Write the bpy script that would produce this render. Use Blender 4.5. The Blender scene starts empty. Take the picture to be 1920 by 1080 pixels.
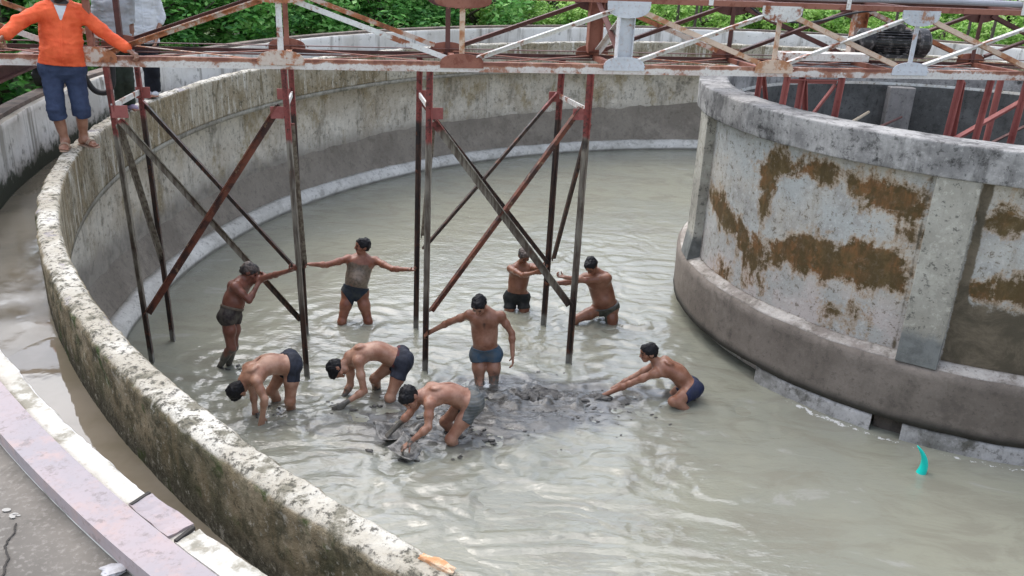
import bpy, bmesh, math, random
import numpy as np
from mathutils import Vector, Matrix

# ------------------------------------------------------------------ camera, sky, sun, exposure
scene = bpy.context.scene
COL = scene.collection
cam_data = bpy.data.cameras.new("camera")
cam_data.sensor_width = 36.0
cam_data.lens = 30.255
cam_data.clip_start = 0.05
cam_data.clip_end = 3000.0
cam = bpy.data.objects.new("camera", cam_data)
COL.objects.link(cam)
_F = Vector((0.0, 0.92931, -0.36929)); _R = Vector((0.99903, 0.01625, 0.04089)); _U = Vector((-0.044, 0.36893, 0.92841))
cam.matrix_world = Matrix(((_R.x, _U.x, -_F.x, 0.0), (_R.y, _U.y, -_F.y, 0.0), (_R.z, _U.z, -_F.z, 4.65), (0, 0, 0, 1)))
scene.camera = cam

SUN_EL, SUN_ROT = math.radians(62), math.radians(318)
world = bpy.data.worlds.new("World")
scene.world = world
world.use_nodes = True
wn = world.node_tree
bg = wn.nodes["Background"]
sky = wn.nodes.new("ShaderNodeTexSky")
sky.sky_type = 'NISHITA'
sky.sun_disc = False
sky.sun_elevation = SUN_EL
sky.sun_rotation = SUN_ROT
sky.air_density = 1.0
sky.dust_density = 2.0
hs = wn.nodes.new("ShaderNodeHueSaturation")          # thin overcast: the blue washed out of the sky
hs.inputs["Saturation"].default_value = 0.55
wn.links.new(sky.outputs[0], hs.inputs["Color"])
wn.links.new(hs.outputs[0], bg.inputs["Color"])
bg.inputs["Strength"].default_value = 0.15
sun_data = bpy.data.lights.new("sun", 'SUN')
sun_data.energy = 0.75
sun_data.angle = math.radians(75)
sun_data.color = (1.0, 0.96, 0.90)
sun = bpy.data.objects.new("sun", sun_data)
COL.objects.link(sun)
_sd = Vector((math.sin(SUN_ROT) * math.cos(SUN_EL), math.cos(SUN_ROT) * math.cos(SUN_EL), math.sin(SUN_EL)))
sun.rotation_euler = _sd.to_track_quat('Z', 'Y').to_euler()
scene.view_settings.view_transform = 'Standard'
scene.view_settings.look = 'None'
scene.view_settings.exposure = 1.46
scene.view_settings.gamma = 1.0

# ------------------------------------------------------------------ numbers of the place
CX, CY = 6.014, 11.096            # centre of the round tank
R_WEIR_IN, R_WEIR_OUT = 10.65, 10.81
Z_WEIR = 2.646
Z_LIP = 2.07
R_WALL = 11.20
R_KERB = 10.95
R_PAR_IN, R_PAR_OUT = 11.29, 11.50
Z_PAR = 2.92
Z_DECK = 2.85
BA = math.radians(11.87)
BU = Vector((math.cos(BA), math.sin(BA), 0)); BN = Vector((-math.sin(BA), math.cos(BA), 0))
B0 = Vector((-2.29, 8.71, 0))
rng = np.random.default_rng(7)
random.seed(7)

# ------------------------------------------------------------------ numpy noise
def _hash(ix, iy, iz, seed):
    h = (ix.astype(np.int64) * 374761393 + iy.astype(np.int64) * 668265263 + iz.astype(np.int64) * 2147483647 + seed * 974634777) & 0xFFFFFFFF
    h = ((h ^ (h >> 13)) * 1274126177) & 0xFFFFFFFF
    h = h ^ (h >> 16)
    return (h & 0xFFFF) / 65535.0

def vnoise(p, seed=0):
    i = np.floor(p).astype(np.int64); f = p - i
    f = f * f * f * (f * (f * 6 - 15) + 10)
    out = 0
    for dx in (0, 1):
        wx = f[:, 0] if dx else 1 - f[:, 0]
        for dy in (0, 1):
            wy = f[:, 1] if dy else 1 - f[:, 1]
            for dz in (0, 1):
                wz = f[:, 2] if dz else 1 - f[:, 2]
                out = out + wx * wy * wz * _hash(i[:, 0] + dx, i[:, 1] + dy, i[:, 2] + dz, seed)
    return out * 2 - 1

def fbm(p, octv=4, seed=0, gain=0.5):
    a, s, t = 1.0, 0.0, 0.0
    q = np.asarray(p, float)
    for k in range(octv):
        s = s + a * vnoise(q, seed + k * 17); t += a
        q = q * 2.03 + 11.3; a *= gain
    return s / t

# ------------------------------------------------------------------ object helpers
def tag(o, label=None, cat=None, group=None, kind=None):
    if label: o["label"] = label
    if cat: o["category"] = cat
    if group: o["group"] = group
    if kind: o["kind"] = kind
    return o

def empty(name, loc, label, cat, group=None):
    o = bpy.data.objects.new(name, None)
    COL.objects.link(o)
    o.location = loc
    o.empty_display_size = 0.2
    return tag(o, label, cat, group)

def mesh_np(name, verts, faces_flat, counts, smooth=True):
    me = bpy.data.meshes.new(name)
    n = len(verts)
    me.vertices.add(n)
    me.vertices.foreach_set("co", np.asarray(verts, np.float32).ravel())
    faces_flat = np.asarray(faces_flat, np.int32)
    counts = np.asarray(counts, np.int32)
    me.loops.add(len(faces_flat))
    me.loops.foreach_set("vertex_index", faces_flat)
    me.polygons.add(len(counts))
    st = np.zeros(len(counts), np.int32); st[1:] = np.cumsum(counts)[:-1]
    me.polygons.foreach_set("loop_start", st)
    try: me.polygons.foreach_set("loop_total", counts)
    except Exception: pass
    me.polygons.foreach_set("use_smooth", np.full(len(counts), smooth, dtype=bool))
    me.update(calc_edges=True)
    me.validate()
    return me

def add_attr(me, name, vals):
    a = me.attributes.new(name, 'FLOAT', 'POINT')
    a.data.foreach_set("value", np.asarray(vals, np.float32))

def obj(name, me, mat, parent=None, loc=None):
    o = bpy.data.objects.new(name, me)
    COL.objects.link(o)
    if mat: me.materials.append(mat)
    if parent: o.parent = parent
    if loc is not None: o.location = loc
    return o

class MB:
    """collects polygons of several shapes into one mesh"""
    def __init__(s): s.v = []; s.f = []
    def add(s, vs, fs):
        b = len(s.v); s.v += [tuple(v) for v in vs]; s.f += [tuple(i + b for i in f) for f in fs]
    def box(s, c, ex, ey, ez):
        c = Vector(c); vs = []
        for a in (-1, 1):
            for b in (-1, 1):
                for d in (-1, 1): vs.append(c + ex * a + ey * b + ez * d)
        s.add(vs, [(0, 1, 3, 2), (4, 6, 7, 5), (0, 4, 5, 1), (2, 3, 7, 6), (0, 2, 6, 4), (1, 5, 7, 3)])
    def bar(s, p, q, a, b, side):
        """flat bar from p to q: a = size along side, b = size across"""
        p, q = Vector(p), Vector(q); d = (q - p); L = d.length; d.normalize()
        sd = Vector(side); sd = (sd - d * sd.dot(d)).normalized(); t = d.cross(sd)
        s.box((p + q) / 2, d * (L / 2), sd * (a / 2), t * (b / 2))
    def angle(s, p, q, a, side, th=0.009):
        """L-shaped angle iron: one leg along side, the other across"""
        p, q = Vector(p), Vector(q); d = (q - p); L = d.length; d.normalize()
        sd = Vector(side); sd = (sd - d * sd.dot(d)).normalized(); t = d.cross(sd)
        c = (p + q) / 2
        s.box(c, d * (L / 2), sd * (a / 2), t * (th / 2))
        s.box(c + sd * (a / 2 - th / 2) + t * (a / 2 + th / 2), d * (L / 2), sd * (th / 2), t * (a / 2))
    def tube(s, pts, r, n=10, caps=True):
        pts = [Vector(p) for p in pts]; rings = []; m = len(pts)
        rr = r if isinstance(r, (list, tuple)) else [r] * m
        up = Vector((0.13, 0.21, 0.97)); base = len(s.v); vs = []
        for i, p in enumerate(pts):
            d = (pts[min(i + 1, m - 1)] - pts[max(i - 1, 0)]).normalized()
            x = up.cross(d)
            if x.length < 1e-3: x = Vector((1, 0, 0)).cross(d)
            x.normalize(); y = d.cross(x)
            for k in range(n):
                a = 2 * math.pi * k / n
                vs.append(p + (x * math.cos(a) + y * math.sin(a)) * rr[i])
        fs = []
        for i in range(m - 1):
            for k in range(n):
                k2 = (k + 1) % n
                fs.append((i * n + k, i * n + k2, (i + 1) * n + k2, (i + 1) * n + k))
        if caps:
            fs.append(tuple(range(n - 1, -1, -1))); fs.append(tuple((m - 1) * n + k for k in range(n)))
        s.add(vs, fs)
    def plate(s, c, ex, ey, outline, th):
        """flat plate with an outline (list of (x, y)) in the plane ex, ey, thickness th"""
        c = Vector(c); n = ex.cross(ey).normalized(); m = len(outline)
        vs = [c + ex * x + ey * y - n * (th / 2) for x, y in outline] + [c + ex * x + ey * y + n * (th / 2) for x, y in outline]
        fs = [tuple(range(m - 1, -1, -1)), tuple(range(m, 2 * m))] + [(i, (i + 1) % m, m + (i + 1) % m, m + i) for i in range(m)]
        s.add(vs, fs)
    def build(s, name, mat, parent=None, smooth=False, bevel=0.0):
        me = bpy.data.meshes.new(name)
        me.from_pydata(s.v, [], s.f)
        bm = bmesh.new(); bm.from_mesh(me)
        bmesh.ops.recalc_face_normals(bm, faces=bm.faces)
        if bevel:
            bmesh.ops.bevel(bm, geom=list(bm.edges), offset=bevel, segments=1, affect='EDGES', clamp_overlap=True)
        bm.to_mesh(me); bm.free()
        for p in me.polygons: p.use_smooth = smooth
        me.update()
        return obj(name, me, mat, parent)

def revolve(profile, ths, closed_profile=True, disp=None):
    """profile: list of (r, z) walked so the outside lies to the left; ths: angles in radians (a full turn closes)"""
    pr = np.array(profile, float); th = np.array(ths, float)
    full = abs((th[-1] - th[0]) - 2 * math.pi) < 1e-6
    if full: th = th[:-1]
    n, m = len(th), len(pr)
    r = np.repeat(pr[None, :, 0], n, 0); z = np.repeat(pr[None, :, 1], n, 0); t = np.repeat(th[:, None], m, 1)
    if disp is not None: r, z = disp(r, z, t)
    v = np.stack([r * np.cos(t), r * np.sin(t), z], -1).reshape(-1, 3)
    ii = np.arange(n if full else n - 1); jj = np.arange(m if closed_profile else m - 1)
    I, J = np.meshgrid(ii, jj, indexing='ij'); I = I.ravel(); J = J.ravel()
    I2 = (I + 1) % n; J2 = (J + 1) % m
    f = np.stack([I * m + J, I2 * m + J, I2 * m + J2, I * m + J2], -1)
    return v, f.ravel(), np.full(len(f), 4), t.ravel()

def angs(*segs):
    """angles in degrees: (start, end, step) pieces, joined"""
    out = []
    for a, b, s in segs:
        k = max(1, int(round((b - a) / s)))
        out += [a + (b - a) * i / k for i in range(k)]
    out.append(segs[-1][1])
    return np.radians(out)

def subdiv(profile, step, closed=True):
    out = []; m = len(profile)
    for i in range(m if closed else m - 1):
        a = np.array(profile[i], float); b = np.array(profile[(i + 1) % m], float)
        k = max(1, int(round(np.linalg.norm(b - a) / step)))
        for j in range(k): out.append(tuple(a + (b - a) * j / k))
    if not closed: out.append(tuple(profile[-1]))
    return out

# ------------------------------------------------------------------ material helper
class Mat:
    def __init__(s, name):
        s.m = bpy.data.materials.new(name); s.m.use_nodes = True
        s.nt = s.m.node_tree; s.b = s.nt.nodes["Principled BSDF"]
        s.tc = s.nt.nodes.new("ShaderNodeTexCoord").outputs["Object"]
    def n(s, t): return s.nt.nodes.new(t)
    def link(s, a, b): s.nt.links.new(a, b)
    def put(s, sock, v):
        if hasattr(v, "is_output"): s.link(v, sock)
        else:
            if isinstance(v, (tuple, list)) and len(v) == 3 and len(sock.default_value) == 4: v = (*v, 1)
            sock.default_value = v
    def map(s, scale, loc=(0, 0, 0), rot=(0, 0, 0), vec=None):
        m = s.n("ShaderNodeMapping"); s.link(vec or s.tc, m.inputs[0])
        m.inputs["Scale"].default_value = scale if isinstance(scale, tuple) else (scale,) * 3
        m.inputs["Location"].default_value = loc; m.inputs["Rotation"].default_value = rot
        return m.outputs[0]
    def noise(s, scale, detail=5, rough=0.55, vec=None, dist=0.0):
        t = s.n("ShaderNodeTexNoise"); t.inputs["Scale"].default_value = scale
        t.inputs["Detail"].default_value = detail; t.inputs["Roughness"].default_value = rough; t.inputs["Distortion"].default_value = dist
        s.link(vec or s.tc, t.inputs["Vector"]); return t.outputs["Fac"]
    def vor(s, scale, vec=None, feature='F1', out="Distance", rand=1.0):
        t = s.n("ShaderNodeTexVoronoi"); t.feature = feature; t.inputs["Scale"].default_value = scale; t.inputs["Randomness"].default_value = rand
        s.link(vec or s.tc, t.inputs["Vector"]); return t.outputs[out]
    def ramp(s, fac, lo, hi, a=0.0, b=1.0):
        r = s.n("ShaderNodeMapRange"); r.interpolation_type = 'SMOOTHSTEP'
        s.put(r.inputs["Value"], fac); r.inputs["From Min"].default_value = lo; r.inputs["From Max"].default_value = hi
        r.inputs["To Min"].default_value = a; r.inputs["To Max"].default_value = b
        return r.outputs[0]
    def math(s, op, a, b=0.0):
        m = s.n("ShaderNodeMath"); m.operation = op; s.put(m.inputs[0], a); s.put(m.inputs[1], b); return m.outputs[0]
    def mix(s, fac, a, b, mode='MIX'):
        m = s.n("ShaderNodeMix"); m.data_type = 'RGBA'; m.blend_type = mode
        s.put(m.inputs[0], fac); s.put(m.inputs[6], a); s.put(m.inputs[7], b); return m.outputs[2]
    def attr(s, name):
        a = s.n("ShaderNodeAttribute"); a.attribute_name = name; return a.outputs["Fac"]
    def sep(s, vec=None):
        x = s.n("ShaderNodeSeparateXYZ"); s.link(vec or s.tc, x.inputs[0]); return x.outputs
    def bump(s, h, strength=0.3, dist=0.02, prev=None):
        b = s.n("ShaderNodeBump"); b.inputs["Strength"].default_value = strength; b.inputs["Distance"].default_value = dist
        s.put(b.inputs["Height"], h)
        if prev is not None: s.link(prev, b.inputs["Normal"])
        return b.outputs[0]
    def done(s, color, rough=0.8, normal=None, metal=0.0, spec=None, ior=None, sss=None):
        s.put(s.b.inputs["Base Color"], color); s.put(s.b.inputs["Roughness"], rough); s.put(s.b.inputs["Metallic"], metal)
        if normal is not None: s.link(normal, s.b.inputs["Normal"])
        if spec is not None: s.put(s.b.inputs["Specular IOR Level"], spec)
        if ior is not None: s.b.inputs["IOR"].default_value = ior
        if sss is not None:
            s.b.inputs["Subsurface Weight"].default_value = sss; s.b.inputs["Subsurface Radius"].default_value = (0.012, 0.005, 0.003); s.b.inputs["Subsurface Scale"].default_value = 1.0
        return s.m

def concrete(name, light, mid, dark, streak=0.6, spots=0.5, big=0.9, grain=0.35, stain=None, ochre=0.0, speck=0.5, bumpd=0.012, seed=0.0):
    """weathered concrete; stain = (colour, z_lo, z_hi, noise amount): a wet or mossy band that starts at z_lo and fades at z_hi"""
    M = Mat(name)
    v = M.map(1.0, (seed, seed * 0.7, 0))
    big_n = M.noise(big, 6, 0.6, v)
    st = M.noise(1.0, 7, 0.66, M.map((2.6, 2.6, 0.75), (seed, 0, 0)), 0.6)
    st2 = M.noise(1.0, 6, 0.66, M.map((10.0, 10.0, 1.6), (0, seed, 0)), 0.8)
    fine = M.noise(34, 4, 0.7, v)
    blot = M.noise(4.2, 8, 0.66, v)
    c = M.mix(M.ramp(big_n, 0.36, 0.62), light, mid)
    sm = M.math('MULTIPLY', M.ramp(M.math('ADD', M.math('MULTIPLY', st, 0.6), M.math('MULTIPLY', st2, 0.4)), 0.48, 0.66), streak)
    c = M.mix(sm, c, dark)
    c = M.mix(M.math('MULTIPLY', M.ramp(blot, 0.54, 0.66), spots), c, dark)
    c = M.mix(M.math('MULTIPLY', M.ramp(M.noise(1.7, 7, .68, M.map(1.0, (seed + 7, 3, 1))), .50, .66), .55), c, tuple(min(.9, x * 1.28) for x in light))
    if ochre: c = M.mix(M.math('MULTIPLY', M.ramp(M.noise(2.3, 7, .66, M.map((1, 1, .6), (seed + 3, 9, 1))), .52, .66), ochre), c, (0.27, 0.20, 0.085))
    c = M.mix(M.math('MULTIPLY', M.ramp(fine, 0.45, 0.75), grain), c, mid)
    spk = M.noise(13, 9, 0.76, v)
    c = M.mix(M.math('MULTIPLY', M.ramp(spk, .555, .60), speck), c, tuple(x * .8 for x in dark))
    c = M.mix(M.math('MULTIPLY', M.ramp(spk, .44, .40), speck * .6), c, tuple(min(.85, x * 1.3) for x in light))
    if stain:
        for (col, z0, z1, amt) in stain:
            z = M.sep()[2]
            zz = M.math('ADD', z, M.math('MULTIPLY', M.math('SUBTRACT', M.math('ADD', M.math('MULTIPLY', st, 0.6), M.math('MULTIPLY', blot, 0.4)), 0.5), amt))
            c = M.mix(M.math('MULTIPLY', M.ramp(zz, z0, z1), .90), c, M.mix(M.ramp(blot, .40, .62), col, tuple(x * .62 for x in col)))
    h = M.math('ADD', M.math('MULTIPLY', blot, 0.7), M.math('MULTIPLY', fine, 0.35))
    return M.done(c, 0.88, M.bump(M.math('ADD', h, M.math('MULTIPLY', spk, .5)), 0.75, bumpd), spec=0.25)

# ------------------------------------------------------------------ the setting
D2R = math.pi / 180
CEN = Vector((CX, CY, 0))

# --- ground: one sheet out to the horizon, with a round hole for the tank
M = Mat("grassy_earth")
g1 = M.noise(0.35, 6, 0.6); g2 = M.noise(3.0, 6, 0.7)
gc = M.mix(M.ramp(g1, 0.4, 0.6), (0.075, 0.13, 0.028), (0.12, 0.19, 0.04))
gc = M.mix(M.ramp(g2, 0.55, 0.72), gc, (0.13, 0.10, 0.055))
m_ground = M.done(gc, 0.95, M.bump(g2, 0.8, 0.08))
def gprof():
    rs = [R_PAR_OUT - 0.02] + list(np.linspace(11.9, 20, 12)) + [24, 30, 40, 60, 100, 200, 500, 1500]
    out = []
    for r in rs:
        out.append((r, 1.9 + 0.55 * (1 - math.exp(-max(0, r - 13) / 9))))
    return out
def gdisp(r, z, t):
    p = np.stack([r * np.cos(t), r * np.sin(t), 0 * t], -1).reshape(-1, 3) * 0.25
    return r, z + np.where(r > 11.6, 0.10, 0) * fbm(p, 3, 5).reshape(r.shape)
v, f, c, _ = revolve(gprof(), angs((0, 360, 3)), False, gdisp)
tag(obj("ground", mesh_np("ground", v, f, c), m_ground, loc=CEN), kind="structure")

# --- walkway deck outside the near parapet
M = Mat("deck_cement")
b1 = M.noise(0.9, 7, 0.62); b2 = M.noise(6, 6, 0.7); b3 = M.noise(55, 3, 0.7)
dc = M.mix(M.ramp(b1, 0.38, 0.64), (0.205, 0.185, 0.16), (0.115, 0.104, 0.09))
dc = M.mix(M.math('MULTIPLY', M.ramp(b2, 0.52, 0.72), 0.55), dc, (0.085, 0.078, 0.066))
dc = M.mix(M.math('MULTIPLY', M.ramp(b3, 0.5, 0.7), 0.3), dc, (0.42, 0.39, 0.35))
m_deck = M.done(dc, 0.85, M.bump(M.math('ADD', b2, M.math('MULTIPLY', b3, 0.4)), 0.5, 0.006), spec=0.3)
v, f, c, _ = revolve([(R_PAR_OUT - 0.03, Z_DECK), (R_PAR_OUT - 0.03, Z_DECK - 0.3), (14.2, Z_DECK - 0.3), (14.2, Z_DECK)], angs((203, 285, 1)))
deck = tag(obj("walkway", mesh_np("walkway", v, f, c, False), m_deck, loc=CEN), kind="structure")

# --- floors of tank and channel, and their water
M = Mat("grey_mud"); q = M.noise(3, 6)
m_mud = M.done(M.mix(q, (0.12, 0.11, 0.09), (0.2, 0.18, 0.15)), 0.6, M.bump(q, 0.5, 0.03))
v, f, c, _ = revolve([(0.01, -0.75), (R_WALL + 0.02, -0.6)], angs((0, 360, 4)), False)
tag(obj("tank_floor", mesh_np("tank_floor", v, f, c), m_mud, loc=CEN), kind="structure")
v, f, c, _ = revolve([(R_WEIR_OUT - 0.05, 2.09), (R_PAR_IN + 0.05, 2.09)], angs((0, 360, 2)), False)
tag(obj("channel_floor", mesh_np("channel_floor", v, f, c), m_mud, loc=CEN), kind="structure")

M = Mat("channel_water")
wn1 = M.noise(2.0, 4); wn2 = M.noise(5, 3)
m_chw = M.done(M.mix(M.ramp(wn1, .4, .6), (0.17, 0.145, 0.105), (0.21, 0.18, 0.14)), 0.03, M.bump(wn2, 0.03, 0.02), ior=1.55)
v, f, c, _ = revolve([(R_WEIR_OUT - 0.05, 2.195), (R_PAR_IN + 0.05, 2.195)], angs((0, 360, 2)), False)
tag(obj("channel_water", mesh_np("channel_water", v, f, c), m_chw, loc=CEN), kind="structure")

# silt that stands out of the channel water farther along
M = Mat("channel_silt")
s1 = M.noise(1.4, 5, 0.6, M.map((1, 1, 1))); s2 = M.noise(9, 5)
m_silt = M.done(M.mix(M.ramp(s1, .38, .62), (0.175, 0.155, 0.12), (0.128, 0.114, 0.088)), M.ramp(s2, .3, .7, .06, .20), M.bump(s1, 0.12, 0.02))
ta = np.radians(np.linspace(120, 222, 320)); ra = np.linspace(R_WEIR_OUT - 0.03, R_PAR_IN + 0.03, 22)
T, RR = np.meshgrid(ta, ra, indexing='ij')
p3 = np.stack([RR * np.cos(T), RR * np.sin(T), 0 * T], -1).reshape(-1, 3)
hz = (2.205 + 0.03 * np.clip((np.radians(213.5) - T) / np.radians(5), -3, 1)) + 0.012 * fbm(p3 * 1.6, 3, 3).reshape(T.shape)
v = np.stack([RR * np.cos(T), RR * np.sin(T), hz], -1).reshape(-1, 3)
I, J = np.meshgrid(np.arange(len(ta) - 1), np.arange(len(ra) - 1), indexing='ij'); I = I.ravel(); J = J.ravel(); mm = len(ra)
f = np.stack([I * mm + J, I * mm + J + 1, (I + 1) * mm + J + 1, (I + 1) * mm + J], -1)
tag(obj("channel_silt", mesh_np("channel_silt", v, f.ravel(), np.full(len(f), 4)), m_silt, loc=CEN), kind="structure")

# --- the muddy water of the tank, with real ripples where the men stir it
M = Mat("muddy_water")
mud = M.attr("mud")
w1 = M.noise(0.55, 5, 0.55); w2 = M.noise(3.2, 6, 0.62, M.map((0.7, 1.5, 1)))
w3 = M.noise(11, 6, 0.7)
w5 = M.noise(1.5, 7, .62, M.map((.6, 1.3, 1), rot=(0, 0, .35)), 1.6)
wc = M.mix(M.ramp(w1, .40, .62), (0.248, 0.248, 0.194), (0.224, 0.228, 0.186))
wc = M.mix(M.math('MULTIPLY', M.ramp(w5, .46, .64), .75), wc, (0.200, 0.192, 0.152))
wc = M.mix(M.math('MULTIPLY', M.ramp(w5, .40, .30), .6), wc, (0.305, 0.305, 0.280))
mm_ = M.ramp(M.math('ADD', mud, M.math('MULTIPLY', M.math('SUBTRACT', w2, 0.5), 1.1)), 0.35, 0.8)
wc = M.mix(mm_, wc, (0.105, 0.104, 0.098))
w4 = M.noise(7.5, 8, 0.72, M.map((0.8, 1.5, 1), rot=(0, 0, .3)))
mk = M.ramp(M.math('ADD', mud, M.math('MULTIPLY', M.math('SUBTRACT', w4, 0.5), 4.2)), 0.98, 1.35)
wc = M.mix(mk, wc, (0.055, 0.052, 0.046))
foam = M.ramp(M.math('ADD', M.attr("foam"), M.math('MULTIPLY', M.math('SUBTRACT', w3, 0.5), 1.7)), 0.78, 0.9)
wc = M.mix(foam, wc, (0.6, 0.6, 0.58))
wr = M.math('ADD', M.math('MULTIPLY', mm_, 0.16), 0.10)
wb = M.noise(13, 3, 0.5, M.map((0.55, 1.3, 1), rot=(0, 0, 0.25)))
m_water = M.done(wc, wr, M.bump(M.math('ADD', wb, M.math('MULTIPLY', M.noise(34, 3, .5, M.map((.7, 1.2, 1))), .4)), 0.45, 0.018), ior=1.7)

def water_fields(x, y):
    g = lambda cx, cy, sx, sy: np.exp(-((x - cx) / sx) ** 2 - ((y - cy) / sy) ** 2)
    amp = 0.16 + 1.0 * g(-0.6, 7.6, 2.6, 1.4) + 0.95 * g(1.2, 11.0, 1.5, 1.9) + 0.85 * g(0.4, 5.8, 1.8, 1.4) + 0.5 * g(-1.2, 10.2, 1.6, 1.0) + 0.35 * g(2.4, 8.3, 0.9, 0.7) + .35 * g(1.5, 13.5, 2, 1.5)
    amp = amp * (1 - 0.75 * g(3.6, 5.6, 1.6, 1.6))
    mud = 1.05 * g(0.45, 8.35, 1.1, 0.66) + 0.95 * g(-0.8, 7.7, 1.1, 0.62) + 0.45 * g(1.9, 8.75, 0.7, 0.4) + 0.35 * g(-2.2, 7.7, .6, .5) + .4 * g(-.3, 8.6, .8, .4)
    r = np.hypot(x - CX, y - CY)
    ringf = 0
    for (px, py, k, s) in RINGS: ringf = ringf + .50 * np.exp(-((np.hypot(x - px, y - py) - .11) / .045) ** 2)
    thc = np.degrees(np.arctan2(y - CY, x - CX)) % 360
    foam = ringf + 0.62 * np.exp(-((r - 3.80) / 0.07) ** 2) * np.clip((thc - 212) / 12, 0, 1) + 0.25 * g(3.0, 8.0, 0.8, 0.7) + 0.12 + 0.25 * g(-2.8, 8.4, 0.8, 0.6)
    return np.clip(amp, 0, 1.2), np.clip(mud, 0, 1.2), foam

def ripple(x, y):
    amp, mud, foam = water_fields(x, y)
    warp = fbm(np.stack([x * 0.7, y * 0.7, 0 * x], -1), 3, 41)
    a = 0.22 + 0.9 * warp
    xr = x * np.cos(a * .35) + y * np.sin(a * .35); yr = -x * np.sin(a * .35) + y * np.cos(a * .35)
    h1 = fbm(np.stack([xr * 1.15, yr * 2.9 + warp, 0 * x], -1), 3, 21, 0.45)
    h2 = fbm(np.stack([xr * 3.0, yr * 7.0 + warp * 2, 0 * x], -1), 2, 33, 0.5)
    h3 = fbm(np.stack([xr * 6.5, yr * 11.0 + warp * 3, 0 * x], -1), 2, 37, 0.5)
    h0 = fbm(np.stack([xr * .45, yr * 1.1 + warp, 0 * x], -1), 2, 29, 0.45)
    z = amp * (0.010 * h0 + 0.015 * h1 + 0.019 * h2 + 0.013 * h3)
    for (px, py, k, s) in RINGS:
        d = np.hypot(x - px, y - py)
        z = z + s * 0.011 * np.cos(d * k) * np.exp(-d / 0.55) * (d > 0.06)
    p = np.stack([x * 9, y * 9, 0 * x], -1)
    lump = np.clip(fbm(p, 4, 55, .6) - 0.08, 0, 1)
    z = z + 0.11 * lump * np.clip(mud - 0.35, 0, 1)
    return z, mud, foam

# where legs, poles and arms break the surface
RINGS = [(-3.2, 8.95, 26, 1), (-2.2, 10.2, 24, 1), (-1.85, 10.25, 24, 1), (-.32, 8.72, 24, 1), (-.15, 8.7, 26, 1), (0.0, 10.85, 24, 1), (0.9, 10.5, 22, 1.2), (1.35, 10.5, 24, 1),
         (-2.29, 8.71, 30, .7), (-.97, 8.97, 30, .7), (.72, 9.34, 30, .7), (.43, 10.45, 30, .6), (-2.5, 7.9, 22, 1), (-2.25, 7.85, 24, 1), (-1.25, 8.15, 22, 1), (-.52, 7.3, 22, 1), (1.85, 8.4, 22, 1.2), (1.05, 8.6, 26, 1)]
gx = np.arange(-4.9, 7.2, 0.030); gy0 = 3.3; gy1 = 22.0
gy = [gy0]
while gy[-1] < gy1: gy.append(gy[-1] + 0.022 + 0.0035 * max(0, gy[-1] - 6))
gy = np.array(gy)
X, Y = np.meshgrid(gx, gy, indexing='ij')
x, y = X.ravel(), Y.ravel()
z, mudv, foamv = ripple(x, y)
v = np.stack([x, y, z], -1)
nx, ny = len(gx), len(gy)
I, J = np.meshgrid(np.arange(nx - 1), np.arange(ny - 1), indexing='ij'); I = I.ravel(); J = J.ravel()
cxm = gx[I] + .015; cym = gy[J] + .015
rr = np.hypot(cxm - CX, cym - CY)
keep = (rr < R_KERB) & (rr > 3.3)
I, J = I[keep], J[keep]
f = np.stack([I * ny + J, (I + 1) * ny + J, (I + 1) * ny + J + 1, I * ny + J + 1], -1)
used = np.zeros(nx * ny, bool); used[f.ravel()] = True
remap = np.cumsum(used) - 1
me = mesh_np("tank_water", v[used], remap[f].ravel(), np.full(len(f), 4))
add_attr(me, "mud", mudv[used]); add_attr(me, "foam", foamv[used])
tag(obj("tank_water", me, m_water), kind="structure")
# the rest of the tank's water, out of the photograph's sight
v, f, c, _ = revolve([(3.4, -0.012), (R_WALL, -0.012)], angs((0, 360, 2)), False)
tag(obj("still_water", mesh_np("still_water", v, f, c), m_water, loc=CEN), kind="structure")

# --- tank wall: corbelled weir band on a wall with a pale kerb at its foot
tank_wall = empty("tank_wall", CEN, "round weathered concrete tank wall with a mossy overhanging top band and pale kerb at the water", "tank wall")
M = Mat("weir_concrete")
vz = M.sep(M.n("ShaderNodeNewGeometry").outputs["Normal"])[2]
topm = M.ramp(vz, 0.45, 0.8)
n1 = M.noise(0.8, 6, 0.6); n2 = M.noise(7.5, 8, 0.68); n3 = M.noise(30, 5, 0.75); n4 = M.noise(2.1, 7, 0.62)
st = M.noise(1, 7, .68, M.map((3.4, 3.4, 0.8)), .7); st2 = M.noise(1, 6, .68, M.map((11.0, 11.0, 1.6)), .9)
side = M.mix(M.ramp(n1, .38, .6), (0.40, 0.36, 0.28), (0.25, 0.20, 0.125))
side = M.mix(M.math('MULTIPLY', M.ramp(st, .48, .64), .85), side, (0.15, 0.115, 0.062))
side = M.mix(M.math('MULTIPLY', M.ramp(st2, .52, .66), .8), side, (0.58, 0.55, 0.48))
side = M.mix(M.math('MULTIPLY', M.ramp(n2, .54, .68), .75), side, (0.075, 0.068, 0.045))
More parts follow.
